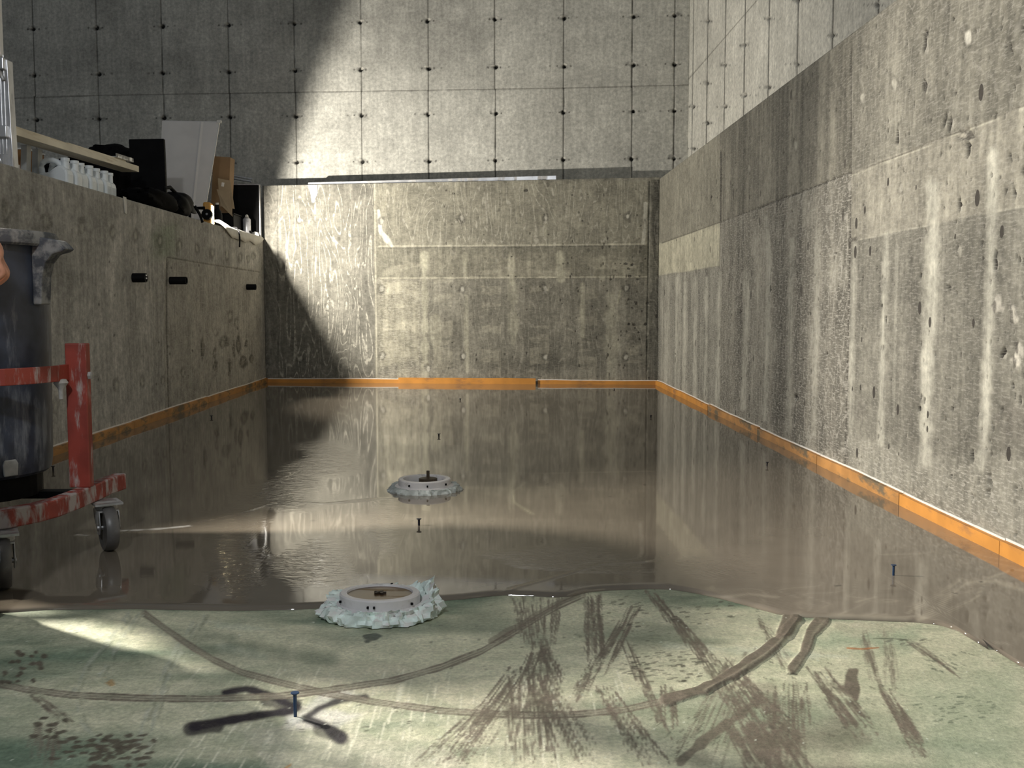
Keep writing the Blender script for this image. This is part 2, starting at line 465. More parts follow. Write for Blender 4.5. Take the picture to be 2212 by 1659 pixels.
    cv.mix(lo * .35 * fbm(cv.u * 30, cv.v * 30, 4, 3), (.42, .40, .34))
def fn_back(U, V):
    P = np.zeros((len(U), 3)); P[:, 0] = U; P[:, 1] = back_y(U); P[:, 2] = V * (1.742 + (U - XL) / (XR - XL) * .042)
    return P
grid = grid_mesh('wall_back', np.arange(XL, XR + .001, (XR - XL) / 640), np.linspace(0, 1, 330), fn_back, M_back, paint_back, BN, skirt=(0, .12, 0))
grid['kind'] = 'structure'

# ---- right wall of the basin
def seam_lo(px):   # px -> py of the long horizontal pour joint
    return np.interp(px, [1430, 1556, 1838, 2212], [525, 480, 372, 228])
def seam_hi(px):
    return np.interp(px, [1430, 1556, 1838, 2212], [596, 574, 520, 445])
def paint_right(cv):
    px, py = cv.px, cv.py
    tonefill(cv, (.285, .272, .24), .22, 1.2, 4)
    near = sst(1836, 1840, px + (py - 500) * .012)
    mid = sst(1554, 1557, px) * (1 - near)
    far = 1 - sst(1554, 1557, px)
    above = 1 - sst(-1.5, 1.5, py - seam_lo(px))
    below = sst(-3, 3, py - seam_hi(px) + 6 * (fbm(px / 30, py / 30, 2, 2) - .5))
    band = (1 - above) * (1 - below)
    cv.mix(far * above * .8, (.27, .255, .205)); cv.mix(far * band * .9, (.50, .475, .37)); cv.mix(far * below * .8, (.27, .26, .225))
    cv.mix(mid * above * .9, (.20, .188, .155)); cv.mix(mid * (1 - above) * .9, (.20, .188, .16))
    cv.C *= (1 - .05 * far)[:, None]
    cv.mix(near * above * .85, (.20, .19, .158)); cv.mix(near * band * .85, (.30, .282, .235)); cv.mix(near * below * .85, (.185, .177, .15))
    cv.C *= (1 - .20 * near - .12 * mid)[:, None]
    streak_noise(cv, mid + far * below, .75, 11, .5, 6)
    streak_noise(cv, near, .35, 8, .6, 16)
    n = fbm(cv.u * 1.7, cv.v * 2.2, 21, 4)
    cv.mix(mid * (1 - above) * sst(.52, .66, n) * .55 * (1 - sst(700, 830, py)), (.34, .325, .28))
    n2 = fbm(cv.u * 9, cv.v * 5, 23, 4)
    cv.mix(mid * (1 - above) * sst(.55, .7, n2) * .35, (.34, .325, .28))
    cv.M[:, 0] = .10 + .42 * mid * (1 - above) + .10 * near * above
    cv.M[:, 1] = .75 + .25 * near
    cv.M[:, 2] = .30 + .35 * (mid * (1 - above) + far * below)
    pale = (.50, .485, .42)
    for pts, wd, a in (([(1443, 610), (1440, 840)], 4, .5), ([(1462, 600), (1459, 845)], 4, .7), ([(1480, 612), (1477, 850)], 6, .8), ([(1503, 600), (1500, 855)], 5, .6),
                       ([(1527, 600), (1523, 865)], 6, .85), ([(1556, 590), (1548, 880)], 6, .6), ([(1612, 590), (1612, 700), (1606, 880)], 11, .7),
                       ([(1655, 470), (1662, 560), (1657, 760), (1652, 905)], 8, .65), ([(1712, 520), (1708, 640), (1704, 780), (1704, 930)], 10, .6),
                       ([(1766, 500), (1762, 760), (1758, 940)], 10, .4), ([(1848, 530), (1842, 700), (1836, 960)], 9, .5), ([(1916, 505), (1908, 700), (1902, 960)], 10, .65),
                       ([(2014, 400), (2016, 500), (2012, 640), (2003, 780), (1998, 1000)], 20, .85), ([(2010, 560), (2010, 720)], 30, .45),
                       ([(2145, 330), (2142, 500), (2136, 720), (2126, 960), (2118, 1010)], 18, .8), ([(1938, 530), (1930, 900)], 5, .35)):
        cv.line(pts, wd * 1.15, pale, a * .9, wd * .9, .35)
    for pts, wd, a in (([(1600, 620), (1594, 860)], 16, .35), ([(1690, 610), (1684, 900)], 26, .5), ([(1735, 500), (1730, 920)], 24, .45), ([(1798, 640), (1790, 950)], 40, .4),
                       ([(1975, 520), (1968, 960)], 22, .25), ([(1640, 300), (1640, 420)], 20, .3), ([(1760, 180), (1755, 380)], 26, .3)):
        cv.line(pts, wd, (.10, .092, .08), a, wd * .8, .6)
    dk = (.045, .04, .033)
    cv.line([(1430, 525), (1556, 480), (1838, 372)], 2.2, dk, .7, 1.5, disp=-.004)
    cv.line([(1640, 450), (1838, 373)], 3.4, dk, .8, 2, .4, disp=-.004)
    cv.line([(1838, 376), (2212, 229)], 3.0, (.09, .08, .065), .75, 2, .4, disp=-.003)
    cv.line([(1838, 380), (2212, 234)], 3.0, (.48, .46, .38), .6, 2, .6)
    cv.line([(1430, 596), (1556, 575)], 2, (.20, .19, .16), .5, 2)
    cv.line([(1842, 521), (1960, 495), (2212, 446)], 2.5, (.45, .43, .36), .5, 2, .6)
    cv.line([(1557, 327), (1556, 480)], 3.2, dk, .95, 1.5, disp=-.005)
    cv.line([(1556, 480), (1553, 600)], 1.6, dk, .5, 1.5)
    cv.line([(1838, 110), (1838, 372), (1836, 520), (1830, 800), (1825, 1010)], 2.6, dk, .8, 1.6, .5, disp=-.004)
    cv.line([(1836, 510), (1833, 620)], 4, dk, .7, 2, .6, disp=-.003)
    cv.line([(1833, 519), (1850, 516)], 5, dk, .8, 2, .6)
    rr = random.Random(5)
    def pit(x, y, rx, ry, a=.9):
        cv.blob(x, y, rx, ry, (.022, .019, .016), min(1, a * 1.15), .25, .55, rot=rr.uniform(-.2, .2), disp=-.009)
        cv.blob(x + rx * 1.3, y + ry * .3, rx * .8, ry * .8, (.44, .42, .37), a * .5, .4, .4)
    for i in range(430):
        x = 2212 - 770 * rr.random() ** 1.25
        lo_ = np.interp(x, [1432, 2212], [830, 1215]); hi_ = np.interp(x, [1432, 1890, 2212], [385, 45, 0])
        y = rr.uniform(hi_ + 10, lo_ - 20)
        k = (x - 1300) / 900
        pit(x, y, rr.uniform(.7, 2.3) * k + .3, rr.uniform(1.6, 6.5) * k + .5, rr.uniform(.5, .95))
    for x, y, rx, ry in ((1997, 95, 4, 22), (1996, 185, 4, 16), (2052, 268, 4, 14), (2040, 262, 3, 12), (1938, 290, 3, 14), (2090, 322, 3.5, 11), (2072, 448, 3, 14), (2190, 415, 3, 13),
                         (2150, 565, 4, 18), (2165, 765, 5, 10), (2135, 1065, 4, 9), (2100, 1075, 2.5, 7), (2100, 985, 3, 16), (2138, 1035, 4, 12), (1913, 690, 3, 6), (2050, 620, 4, 4), (1985, 880, 3, 4), (1720, 857, 4, 5)):
        pit(x, y, rx, ry)
    cv.blob(2080, 293, 14, 9, (.05, .045, .04), .8, .3, .8, disp=-.006); cv.blob(2078, 293, 7, 4, (.5, .47, .4), .7, .4, .6)
    for x, y, r in ((2090, 82, 13), (1717, 312, 8), (1930, 180, 11), (1862, 210, 10), (2072, 540, 10), (1612, 597, 6), (1708, 585, 8), (1700, 850, 9), (1617, 365, 6), (1945, 405, 8)):
        cv.oval(x, y, r, .75, 2.0)
    cv.blob(2090, 82, 7, 13, (.55, .53, .47), .9, .3, .3)
    for x, y in ((2192, 682), (2198, 780), (2204, 755), (2156, 655)):
        cv.blob(x, y, 7, 14, (.55, .52, .46), .8, .4, .6, disp=.002); cv.blob(x - 6, y + 2, 4, 14, (.05, .045, .04), .7, .3, .6)
    cv.blob(2190, 900, 20, 45, (.13, .12, .105), .55, .4, .6)
    cv.blob(1862, 890, 12, 22, (.13, .12, .105), .5, .4, .6)
    foot = cv.poly([(1550, 870), (1830, 930), (2010, 1000), (2212, 1000), (2212, 1225), (1423, 838)], 26, 22)
    cv.mix(foot * .35 * near, (.40, .385, .33))
    cv.M[:, 2] = np.maximum(cv.M[:, 2], foot * .7 * near)
def fn_right(U, V):
    P = np.zeros((len(U), 3)); P[:, 0] = XR; P[:, 1] = U; P[:, 2] = V; return P
ysr = []
y_ = 1.2
while y_ < back_y(XR) - .004:
    ysr.append(y_); y_ += .0035 * max(1, (y_ / 3.0) ** 1.6) if y_ > 2.5 else .02
ysr.append(back_y(XR) + .1)
g = grid_mesh('wall_right', np.array(ysr), np.linspace(0, ZR, 330), fn_right, M_right, paint_right, (-1, 0, 0), skirt=(XU - XR - .004, 0, 0))
g['kind'] = 'structure'

# ---- left wall of the basin
def paint_left(cv):
    px, py = cv.px, cv.py
    tonefill(cv, (.40, .385, .355), .22, 1.3, 9)
    streak_noise(cv, 1.0, .3, 9, .6, 31)
    cv.M[:, 0] = .35; cv.M[:, 1] = .25; cv.M[:, 2] = .22
    patch(cv, [(362, 556), (560, 582), (566, 830), (366, 900)], (.37, .345, .30), .55, 3)
    cv.M[:, 0] = np.maximum(cv.M[:, 0], cv.poly([(362, 556), (560, 582), (566, 830), (366, 900)], 4) * .7)
    patch(cv, [(325, 500), (385, 480), (380, 555), (330, 560)], (.17, .22, .14), .6, 18, 12)
    cv.line([(361, 558), (360, 700), (365, 900)], 3.6, (.09, .08, .065), .8, 2, .4, disp=-.004)
    cv.line([(357, 558), (356, 720), (360, 900)], 3.0, (.34, .32, .26), .5, 2, .6)
    cv.line([(362, 556), (420, 566), (560, 588)], 2.4, (.08, .075, .06), .7, 2, .4, disp=-.004)
    cv.line([(240, 545), (362, 553)], 1.6, (.32, .31, .26), .4, 2)
    for x, y, r in ((14, 455, 12), (100, 478, 11), (177, 490, 9), (243, 503, 8), (293, 507, 8), (345, 521, 7), (388, 529, 7), (425, 537, 6), (458, 547, 6), (490, 551, 6), (519, 556, 5), (536, 560, 5), (547, 554, 5),
                    (252, 832, 9), (308, 826, 8), (352, 822, 6), (395, 806, 6), (190, 852, 9), (120, 880, 10), (465, 718, 6), (497, 684, 6), (510, 697, 5)):
        cv.oval(x, y, r, .95, 1.9)
    rr = random.Random(11)
    for x, y, rx, ry in ((438, 750, 4, 26), (464, 763, 4, 15), (481, 742, 7, 14), (497, 790, 4, 16), (505, 752, 3, 12), (514, 745, 5, 16), (524, 780, 7, 13), (544, 775, 4, 12), (466, 795, 4, 10), (533, 741, 3, 8)):
        cv.blob(x, y, rx * 1.1, ry, (.06, .055, .045), .8, .35, .5, disp=-.003); cv.blob(x + 1, y + 2, rx * .5, ry * .5, (.33, .31, .26), .6, .4, .5)
    for x, y0, y1, wd in ((222, 500, 545, 8), (236, 495, 540, 6), (212, 560, 600, 4), (260, 545, 590, 4), (180, 640, 760, 14), (410, 600, 830, 12), (250, 590, 640, 4), (150, 560, 700, 12), (265, 540, 600, 3), (480, 600, 800, 9)):
        cv.line([(x, y0), (x + 3, y1)], wd, (.31, .305, .27), .35, wd, .6)
    for i in range(16):
        x = rr.uniform(180, 540); cv.blob(x, rr.uniform(560, 880), 1.5, 3, (.05, .045, .04), .7, .4, .4)
    cv.line([(205, 640), (235, 690)], 2, (.3, .29, .26), .4, 2); cv.line([(255, 720), (205, 800)], 2, (.3, .29, .26), .4, 2)
def fn_left(U, V):
    P = np.zeros((len(U), 3)); P[:, 0] = XL; P[:, 1] = U; P[:, 2] = V; return P
g = grid_mesh('wall_left', np.linspace(XEND, 9.10, 620), np.linspace(0, ZL, 250), fn_left, M_left, paint_left, (1, 0, 0), skirt=(-.2, 0, 0))
g['kind'] = 'structure'
M_slab = plain('ledge_slab_concrete', (.19, .18, .155), .85, var=.2, scale=6, bmp=.3)
mb = MB(); mb.box((-3.7 - .115, (XEND + 9.4) / 2, ZL - .075), (2.93 + .25, 9.4 - XEND, .15)); mb.box((-3.7, XEND + .1, (ZL - .15) / 2), (2.9, .2, ZL - .15))
mb.build('floor_ledge', M_slab)['kind'] = 'structure'

# ---- basement walls behind and beside the basin
def up_y(x): return back_y(x) + UP
jcols = [-215, -140, -67, 75, 213, 352, 495, 638, 780, 925, 1070, 1217, 1366, 1456]
PU = (0, up_y(0), 0)
jx = [onplane(p, 200, PU, BN)[0] for p in jcols]
rows = [onplane(925, y, PU, BN)[2] for y in (347, 246, 147, 44)]; rows.append(rows[-1] + .42)
zj = onplane(925, 195, PU, BN)[2]
def tie(cv, x, y, s=1.0, up=True, seed=0):
    rr = random.Random(int(x * 7 + y * 13 + seed)); e = rr.choice((-1, 1))
    cv.blob(x + rr.uniform(-2, 2), y, 9 * s, 4.5 * s, (.13, .125, .115), .6, .5, .5, disp=-.003)
    cv.blob(x + rr.uniform(-1, 3) * s, y + 1, 4.2 * s, 4.2 * s, (.008, .008, .007), 1, .2, .25, disp=-.02)
    cv.blob(x - 4 * e * s, y - 3 * s, 4 * s, 2.4 * s, (.55, .53, .48), .8, .3, .4, disp=.004)
    for dx in (-14 * rr.random() - 8, 10 + 6 * rr.random()): cv.blob(x + dx * s, y + 1, 2.0 * s, 2.0 * s, (.06, .056, .05), .8, .3, .3)
    if rr.random() < .55: cv.blob(x + e * 29 * s, y + rr.uniform(-1, 2), 2.2 * s, 2.0 * s, (.12, .115, .1), .6, .4, .3)
def paint_up(cv):
    tonefill(cv, (.50, .49, .45), .10, .9, 13)
    cv.M[:, 0] = .0; cv.M[:, 1] = .12; cv.M[:, 2] = .08
    px, py = cv.px, cv.py
    vz = fbm(cv.u * .9, cv.v * 1.5, 37, 4); cv.C *= (1 - .30 * sst(.45, .7, vz) * (1 - sst(80, 230, py)))[:, None]
    for c in (185, 40): cv.C *= (1 - .10 * (1 - sst(0, 26, np.abs(py - c))) * fbm(cv.u * 7, cv.v * 2, 3, 3))[:, None]
    streak_noise(cv, 1.0, .14, 7, .8, 41)
    sq = fbm(cv.u * 45, cv.v * 45, 14, 2); cv.C *= (1 + .10 * (sst(.56, .64, sq) - .3) * sst(150, 260, py))[:, None]
    def P2(x, z):
        q = proj(np.array([[x, up_y(x), z]])); return float(q[0][0]), float(q[1][0])
    xe = [jx[0] - 3] + jx
    cv.line([P2(jx[0], zj - .03), P2(jx[4], zj), P2(jx[8], zj), P2(jx[11], zj + .0), P2(XU, zj + .01)], 2.2, (.12, .115, .1), .75, 1.6, .4, disp=-.003)
    rr = random.Random(3)
    for i, x in enumerate(jx):
        sh = [0, rr.uniform(-.006, .006), rr.uniform(-.006, .006)]
        k = 2.6 if x > -1 else 2.0
        cv.line([P2(x, 1.6), P2(x + sh[1], zj)], k, (.04, .037, .03), .9, 1.6, .4, disp=-.006)
        cv.line([P2(x + sh[2], zj), P2(x + sh[2], 4.2)], k * .9, (.05, .047, .04), .9, 1.6, .4, disp=-.006)
        for z in rows: tie(cv, *P2(x, z), 1.0)
def fn_up(U, V):
    P = np.zeros((len(U), 3)); P[:, 0] = U; P[:, 1] = up_y(U); P[:, 2] = V; return P
g = grid_mesh('wall_back_upper', np.concatenate([np.linspace(-6.2, -4.9, 12), np.arange(-4.88, XU, .0068), [XU]]), np.concatenate([np.linspace(0, 1.6, 6), np.arange(1.62, 3.72, .0068), np.linspace(3.76, 4.6, 14)]), fn_up, M_upx, paint_up, BN, skirt=(0, .15, 0))
g['kind'] = 'structure'
def paint_upr(cv):
    tonefill(cv, (.68, .66, .60), .10, .9, 15)
    cv.M[:, 0] = .0; cv.M[:, 1] = .1; cv.M[:, 2] = .08
    streak_noise(cv, 1.0, .16, 6, .7, 43)
    cv.line([(1480, 179), (1636, 0)], 2, (.14, .13, .11), .7, 1.5, disp=-.003)
    rr = random.Random(9)
    for px_, ys, wd in ((1497, (230, 320), 1.5), (1528, (45, 180, 265), 2), (1566, (140, 230), 2), (1608, (97, 205), 2.4), (1660, (40, 188), 2.6), (1722, (0, 138), 2.6), (1797, (76, -20), 3), (1894, (10, -60), 3.4)):
        x = onx(px_, 100, XU)[1]
        def P2(z):
            q = proj(np.array([[XU, x, z]])); return float(q[0][0]), float(q[1][0])
        cv.line([P2(1.7), P2(4.4)], wd, (.05, .046, .04), .85, 1.5, .3, disp=-.005)
        for y in ys: tie(cv, px_ , y, .55 + wd * .12)
def fn_upr(U, V):
    P = np.zeros((len(U), 3)); P[:, 0] = XU; P[:, 1] = U; P[:, 2] = V; return P
g = grid_mesh('wall_right_upper', np.concatenate([np.linspace(1, 4.2, 20), np.linspace(4.22, 9.25, 420)]), np.concatenate([np.linspace(0, 1.6, 5), np.linspace(1.64, 3.9, 260), [4.2, 4.6]]), fn_upr, M_upy, paint_upr, (-1, 0, 0), skirt=(.15, 0, 0))
g['kind'] = 'structure'

# ------------------------------------------------------------------ floor: green priming coat full of drips and wheel marks
MUD_AND_SHADE = (.165, .135, .108)
def paint_floor(cv):
    px, py = cv.px, cv.py; u, v = cv.u, cv.v
    n1 = fbm(u * 1.6, v * 2.4, 3, 4); n2 = fbm(u * 3.2 + 5, v * 9, 8, 4); n3 = fbm(u * 60, v * 60, 5, 3); n4 = fbm(u * 9, v * 30, 2, 4)
    green = np.array([.17, .225, .165]); pale = np.array([.60, .58, .44])
    k = sst(.35, .68, .5 * n1 + .5 * n2 + .10 * sst(200, 1300, px) - .02 * (px < 300))
    cv.C[:] = green[None] * (1 - k[:, None]) + pale[None] * k[:, None]
    dkg = sst(.55, .75, fbm(u * 2.2, v * 5, 17, 3)); cv.mix(dkg * .6, (.09, .135, .10))
    cv.C *= (1 + .22 * (n3 - .5) + .3 * (n4 - .5))[:, None]
    rt = cv.poly([(1350, 1560), (1640, 1400), (1780, 1345), (2212, 1420), (2212, 1680), (1500, 1680)], 60, 30)
    cv.mix(rt * .35, (.47, .48, .35))
    cv.mix(cv.poly([(1760, 1370), (1990, 1360), (1960, 1400), (1740, 1400)], 22, 14) * .5, (.20, .30, .21))
    cv.mix(cv.poly([(1960, 1480), (2212, 1440), (2212, 1680), (2020, 1680)], 60, 20) * .4, (.26, .35, .25))
    cream = (.56, .52, .41)
    cv.mix(cv.poly([(640, 1462), (930, 1450), (1240, 1500), (1300, 1560), (1350, 1680), (1100, 1680), (980, 1560), (840, 1500)], 30, 24) * .45, cream)
    cv.mix(cv.poly([(513, 1580), (600, 1567), (700, 1545), (800, 1535), (760, 1580), (850, 1600), (980, 1625), (1040, 1680), (600, 1680), (556, 1625)], 5, 8) * .65, (.57, .54, .44))
    cv.mix(cv.poly([(618, 1575), (612, 1540), (660, 1525), (700, 1495), (745, 1485), (770, 1500), (700, 1530), (780, 1545), (720, 1575)], 7, 5) * .75, (.66, .63, .60))
    pc = cv.poly([(640, 1430), (940, 1430), (900, 1475), (650, 1500), (560, 1460)], 12, 14); cv.mix(pc * .3, cream)
    # brushed smears of primer
    for x0, y0, x1, y1, wd, a in ((470, 1352, 590, 1360, 9, .6), (480, 1398, 570, 1418, 16, .5), (150, 1365, 260, 1370, 14, .3), (430, 1342, 520, 1348, 5, .35), (1440, 1395, 1700, 1412, 13, .5), (1690, 1415, 1830, 1418, 9, .6), (700, 1515, 780, 1500, 6, .3), (1360, 1338, 1500, 1340, 5, .25)):
        cv.line([(x0, y0), (x1, y1)], wd, (.55, .57, .47), a, wd, .9)
    for x0, y0, x1, y1, wd, a in ((500, 1390, 720, 1425, 20, .5), (900, 1345, 1180, 1380, 22, .35), (350, 1400, 700, 1430, 24, .3), (60, 1330, 240, 1345, 24, .45), (850, 1465, 930, 1495, 22, .3)):
        cv.line([(x0, y0), (x1, y1)], wd, (.09, .135, .10), a, wd * 1.3, .6)
    rr = random.Random(21)
    # vertical bristle streaks, pale
    for i in range(520):
        x = rr.uniform(330, 1350) if i % 3 else rr.uniform(560, 900); y = rr.uniform(1440, 1659); L = rr.uniform(12, 60)
        lean = (x - 1066) / (y - 658) * L
        cv.line([(x, y), (x + lean, y + L)], rr.uniform(1.2, 2.6), (.78, .75, .62), rr.uniform(.3, .8), 1.5, .6, .35)
    # old white trolley tracks on the left
    for pts in ([(280, 1325), (230, 1390), (185, 1440), (165, 1490)], [(300, 1325), (250, 1400), (215, 1460)], [(428, 1330), (380, 1400), (345, 1470), (310, 1560), (285, 1659)], [(440, 1330), (395, 1400), (360, 1470), (335, 1540), (312, 1659)], [(160, 1490), (175, 1560), (220, 1610)]):
        cv.line(pts, 7, (.40, .42, .36), .55, 4, .9, .3)
        cv.line([(x + 9, y) for x, y in pts], 5, (.10, .12, .09), .4, 4, .9, .45)
    # spray paint mark: four soft purple black strokes
    sp = (.016, .012, .02)
    for pts, wd, a in (([(418, 1570), (460, 1562), (560, 1545), (630, 1535), (640, 1525)], 19, .93), ([(410, 1575), (470, 1568)], 26, .8), ([(484, 1496), (530, 1488), (575, 1497), (620, 1520), (640, 1530)], 15, .93), ([(575, 1512), (640, 1522)], 26, .7),
                       ([(790, 1506), (740, 1510), (690, 1530), (668, 1545)], 13, .85), ([(660, 1552), (700, 1568), (735, 1592)], 24, .85), ([(690, 1575), (740, 1596)], 26, .6)):
        cv.line(pts, wd, sp, min(1, a * 1.08), 9, .3)
    # wheel tracks of the trolley through the wet screed
    arc1 = [(312, 1325), (360, 1360), (400, 1388), (460, 1425), (520, 1452), (600, 1473), (700, 1497), (800, 1515), (950, 1535), (1060, 1542), (1150, 1545), (1250, 1543), (1350, 1533), (1450, 1510)]
    arc2 = [(-40, 1470), (60, 1490), (160, 1502), (300, 1508), (450, 1510), (600, 1504), (700, 1492), (850, 1470), (950, 1442), (1040, 1407), (1100, 1372), (1160, 1335), (1210, 1307), (1260, 1285)]
    for arc in (arc1, arc2):
        cv.line(arc, 14, (.30, .27, .215), .72, 3, .35)
        for o, wd in ((-6, 3), (6, 3.4), (0, 1.4)):
            cv.line([(x, y + o) for x, y in arc], wd, MUD_AND_SHADE, .85, 1.6, .6, .12)
    M1 = [(1440, 1513), (1520, 1490), (1590, 1452), (1650, 1412), (1690, 1378), (1722, 1335)]
    cv.line(M1, 24, MUD_AND_SHADE, .95, 3, .35, disp=.003); cv.line([(x + 4, y + 5) for x, y in M1[1:]], 5, (.30, .27, .21), .7, 4, .6, disp=.003)
    cv.line([(1690, 1370), (1708, 1335)], 34, MUD_AND_SHADE, .95, 4, .3, disp=.003)
    M2 = [(1776, 1340), (1752, 1368), (1738, 1410), (1712, 1445)]
    cv.line(M2, 26, MUD_AND_SHADE, .95, 3, .35, disp=.003); cv.line([(x + 5, y + 3) for x, y in M2], 5, (.30, .27, .21), .6, 4, .6)
    cv.line([(1700, 1456), (1722, 1457)], 3, (.02, .018, .015), .9, 1.5, .5)
    cv.line([(1636, 1512), (1590, 1550), (1530, 1592), (1470, 1645)], 20, MUD_AND_SHADE, .85, 4, .5)
    cv.line([(1250, 1280), (1190, 1312), (1120, 1352), (1060, 1385)], 13, MUD_AND_SHADE, .6, 3, .4)
    # fans of narrow mud streaks
    def fan(x0, y0, x1, y1, spread0, spread1, n, wd=3.5, a=.85, dash=.38):
        n = int(n * 1.7); wd *= .75
        for i in range(n):
            s = rr.uniform(-1, 1); o0 = s * spread0; o1 = s * spread1 + rr.uniform(-12, 12)
            t0 = rr.uniform(0, .6) ** 1.3; t1 = rr.uniform(t0 + .15, 1)
            f = lambda t: (x0 + o0 + (x1 + o1 - x0 - o0) * t, y0 + (y1 - y0) * t)
            cv.line([f(t0), f((t0 + t1) / 2), f(t1)], rr.uniform(.6, 1.4) * wd, MUD_AND_SHADE, a * rr.uniform(.6, 1), 1.8, .8, dash)
    fan(1160, 1285, 1168, 1400, 62, 34, 40); fan(1165, 1380, 1210, 1480, 16, 18, 22); fan(1170, 1380, 1140, 1480, 16, 18, 22)
    fan(1150, 1440, 1150, 1659, 55, 62, 60, 4); fan(1130, 1440, 980, 1659, 30, 50, 34, 3.5); fan(1160, 1450, 1260, 1659, 30, 55, 38, 3.5)
    fan(1060, 1520, 930, 1659, 25, 60, 24, 3); fan(1280, 1280, 1282, 1440, 18, 20, 26, 5, .8); fan(1285, 1420, 1240, 1520, 22, 18, 12)
    fan(1370, 1310, 1290, 1470, 14, 24, 18, 4); fan(1400, 1270, 1470, 1360, 14, 10, 14, 4); fan(1450, 1330, 1560, 1470, 14, 26, 26, 3.5); fan(1540, 1420, 1700, 1620, 30, 70, 44, 4)
    fan(1350, 1380, 1440, 1600, 10, 16, 12, 4); fan(1432, 1480, 1428, 1580, 5, 5, 5, 7, .9, .1); fan(1455, 1480, 1462, 1580, 5, 5, 5, 6, .9, .1)
    fan(1860, 1350, 1905, 1500, 10, 12, 16, 4, .5); fan(1905, 1480, 2000, 1640, 12, 16, 16, 6, .75, .2); fan(1915, 1350, 1935, 1500, 10, 10, 14, 4, .5); fan(1760, 1440, 1880, 1600, 24, 40, 26, 4.5)
    fan(1700, 1470, 1700, 1659, 45, 60, 34, 5); fan(1640, 1330, 1700, 1450, 8, 20, 14, 3.5, .7); fan(1610, 1400, 1500, 1659, 30, 60, 28, 3.5, .6); fan(1300, 1480, 1420, 1659, 20, 40, 26, 3.5)
    fan(1620, 1560, 1700, 1680, 60, 70, 40, 9, .8, .3); fan(1960, 1380, 2090, 1470, 10, 14, 18, 3, .6)
    cv.blob(1665, 1640, 95, 45, MUD_AND_SHADE, .5, .7, .9)  # soft dark blotch painted in for the shade at the lower right
    fan(70, 1500, 160, 1570, 12, 16, 14, 5, .8); fan(100, 1560, 90, 1659, 30, 34, 16, 6, .8)
    cv.blob(1838, 1478, 15, 24, MUD_AND_SHADE, .95, .15, .7, rot=-.3); cv.blob(1845, 1500, 8, 14, MUD_AND_SHADE, .95, .2, .5)
    cv.blob(800, 1374, 20, 6, (.05, .055, .045), .85, .3, .8)
    # boot prints: short dark dashes
    def prints(cx, cy, rx, ry, n, L, col, a=.85, wd=2.2, rot=-.1):
        for i in range(n):
            an = rr.uniform(0, 2 * PI); r = math.sqrt(rr.random()); x = cx + rx * r * math.cos(an); y = cy + ry * r * math.sin(an)
            l = rr.uniform(.5, 1.2) * L
            cv.line([(x - l, y - l * rot), (x + l, y + l * rot)], wd * rr.uniform(.7, 1.3), col, a * rr.uniform(.6, 1), 1.5, .7)
    dk = (.07, .065, .05)
    prints(1440, 1440, 100, 36, 90, 6, dk); prints(1400, 1330, 130, 45, 60, 4.5, dk, .7); prints(1600, 1310, 60, 25, 24, 4, dk, .7); prints(700, 1550, 160, 40, 12, 4, dk)
    prints(2060, 1530, 90, 34, 60, 5, (.11, .14, .10), .8); prints(2060, 1430, 60, 24, 26, 5, (.11, .13, .10), .7, rot=.4); prints(1960, 1385, 50, 12, 20, 5, (.12, .12, .1), .7)
    prints(120, 1350, 120, 20, 20, 5, (.07, .09, .07), .5); prints(900, 1560, 130, 40, 22, 3.5, dk, .8); prints(1150, 1400, 320, 100, 70, 3, dk, .6, 1.8)
    prints(1780, 1500, 200, 90, 90, 4, dk, .6, 2.2, .5); prints(1470, 1590, 120, 50, 40, 4, dk, .6, 2.2, -.8)
    for (x0, y0, nx, ny, dx, dy) in ((115, 1635, 6, 5, 33, -11), (200, 1655, 5, 5, 27, -14), (75, 1592, 4, 4, 24, -13), (10, 1470, 4, 6, 18, -13)):
        for i in range(nx):
            for j in range(ny):
                if rr.random() < .85: cv.blob(x0 + i * dx + j * 7 + rr.uniform(-9, 9), y0 + j * dy + rr.uniform(-4, 4), dx * rr.uniform(.25, .55), abs(dy) * rr.uniform(.25, .42), (.10, .082, .062), .9, .2, .4, rot=-.15)
    # rust, small marks and the painted cast shadow of the tall pin
    cv.line([(1830, 1400), (1862, 1402), (1898, 1399)], 3, (.42, .16, .05), .85, 1.5, .5); cv.line([(1886, 1379), (1925, 1379), (1960, 1383)], 2.6, (.10, .12, .08), .8, 1.5, .5)
    cv.blob(240, 1476, 12, 5, (.36, .19, .05), .7, .4, .7); cv.line([(612, 1662), (628, 1652)], 5, (.55, .27, .08), .8, 3, .6)
    cv.line([(615, 1557), (690, 1560), (733, 1562)], 2.4, (.05, .045, .05), .5, 1.5, .4); cv.line([(602, 1576), (660, 1581)], 1.6, (.2, .19, .18), .5, 1.5)  # first dark line paints the shadow the tall pin casts
    cv.blob(640, 1556, 13, 5, (.78, .76, .73), .8, .5, .3, disp=.003)
    for i in range(150):
        cv.blob(rr.uniform(0, 2212), rr.uniform(1330, 1659), rr.uniform(.8, 2.2), rr.uniform(.8, 1.6), (.72, .74, .66), .7, .4, .3, disp=.001)
    # thin slurry film that runs ahead of the pour on the right
    cv.mix(cv.poly([(1800, 1345), (1990, 1345), (1930, 1362), (1820, 1368)], 14, 16) * .5, (.40, .36, .29))
m, t, ns, ls, bs = nt('green_primed_floor')
at = ns.new('ShaderNodeAttribute'); at.attribute_name = 'Col'
tc = ns.new('ShaderNodeTexCoord')
f1 = N(ns, 'ShaderNodeTexNoise', Scale=110.0, Detail=6.0, Roughness=.7); ls.new(tc.outputs['Object'], f1.inputs['Vector'])
f2 = N(ns, 'ShaderNodeTexNoise', Scale=18.0, Detail=6.0, Roughness=.7); ls.new(tc.outputs['Object'], f2.inputs['Vector'])
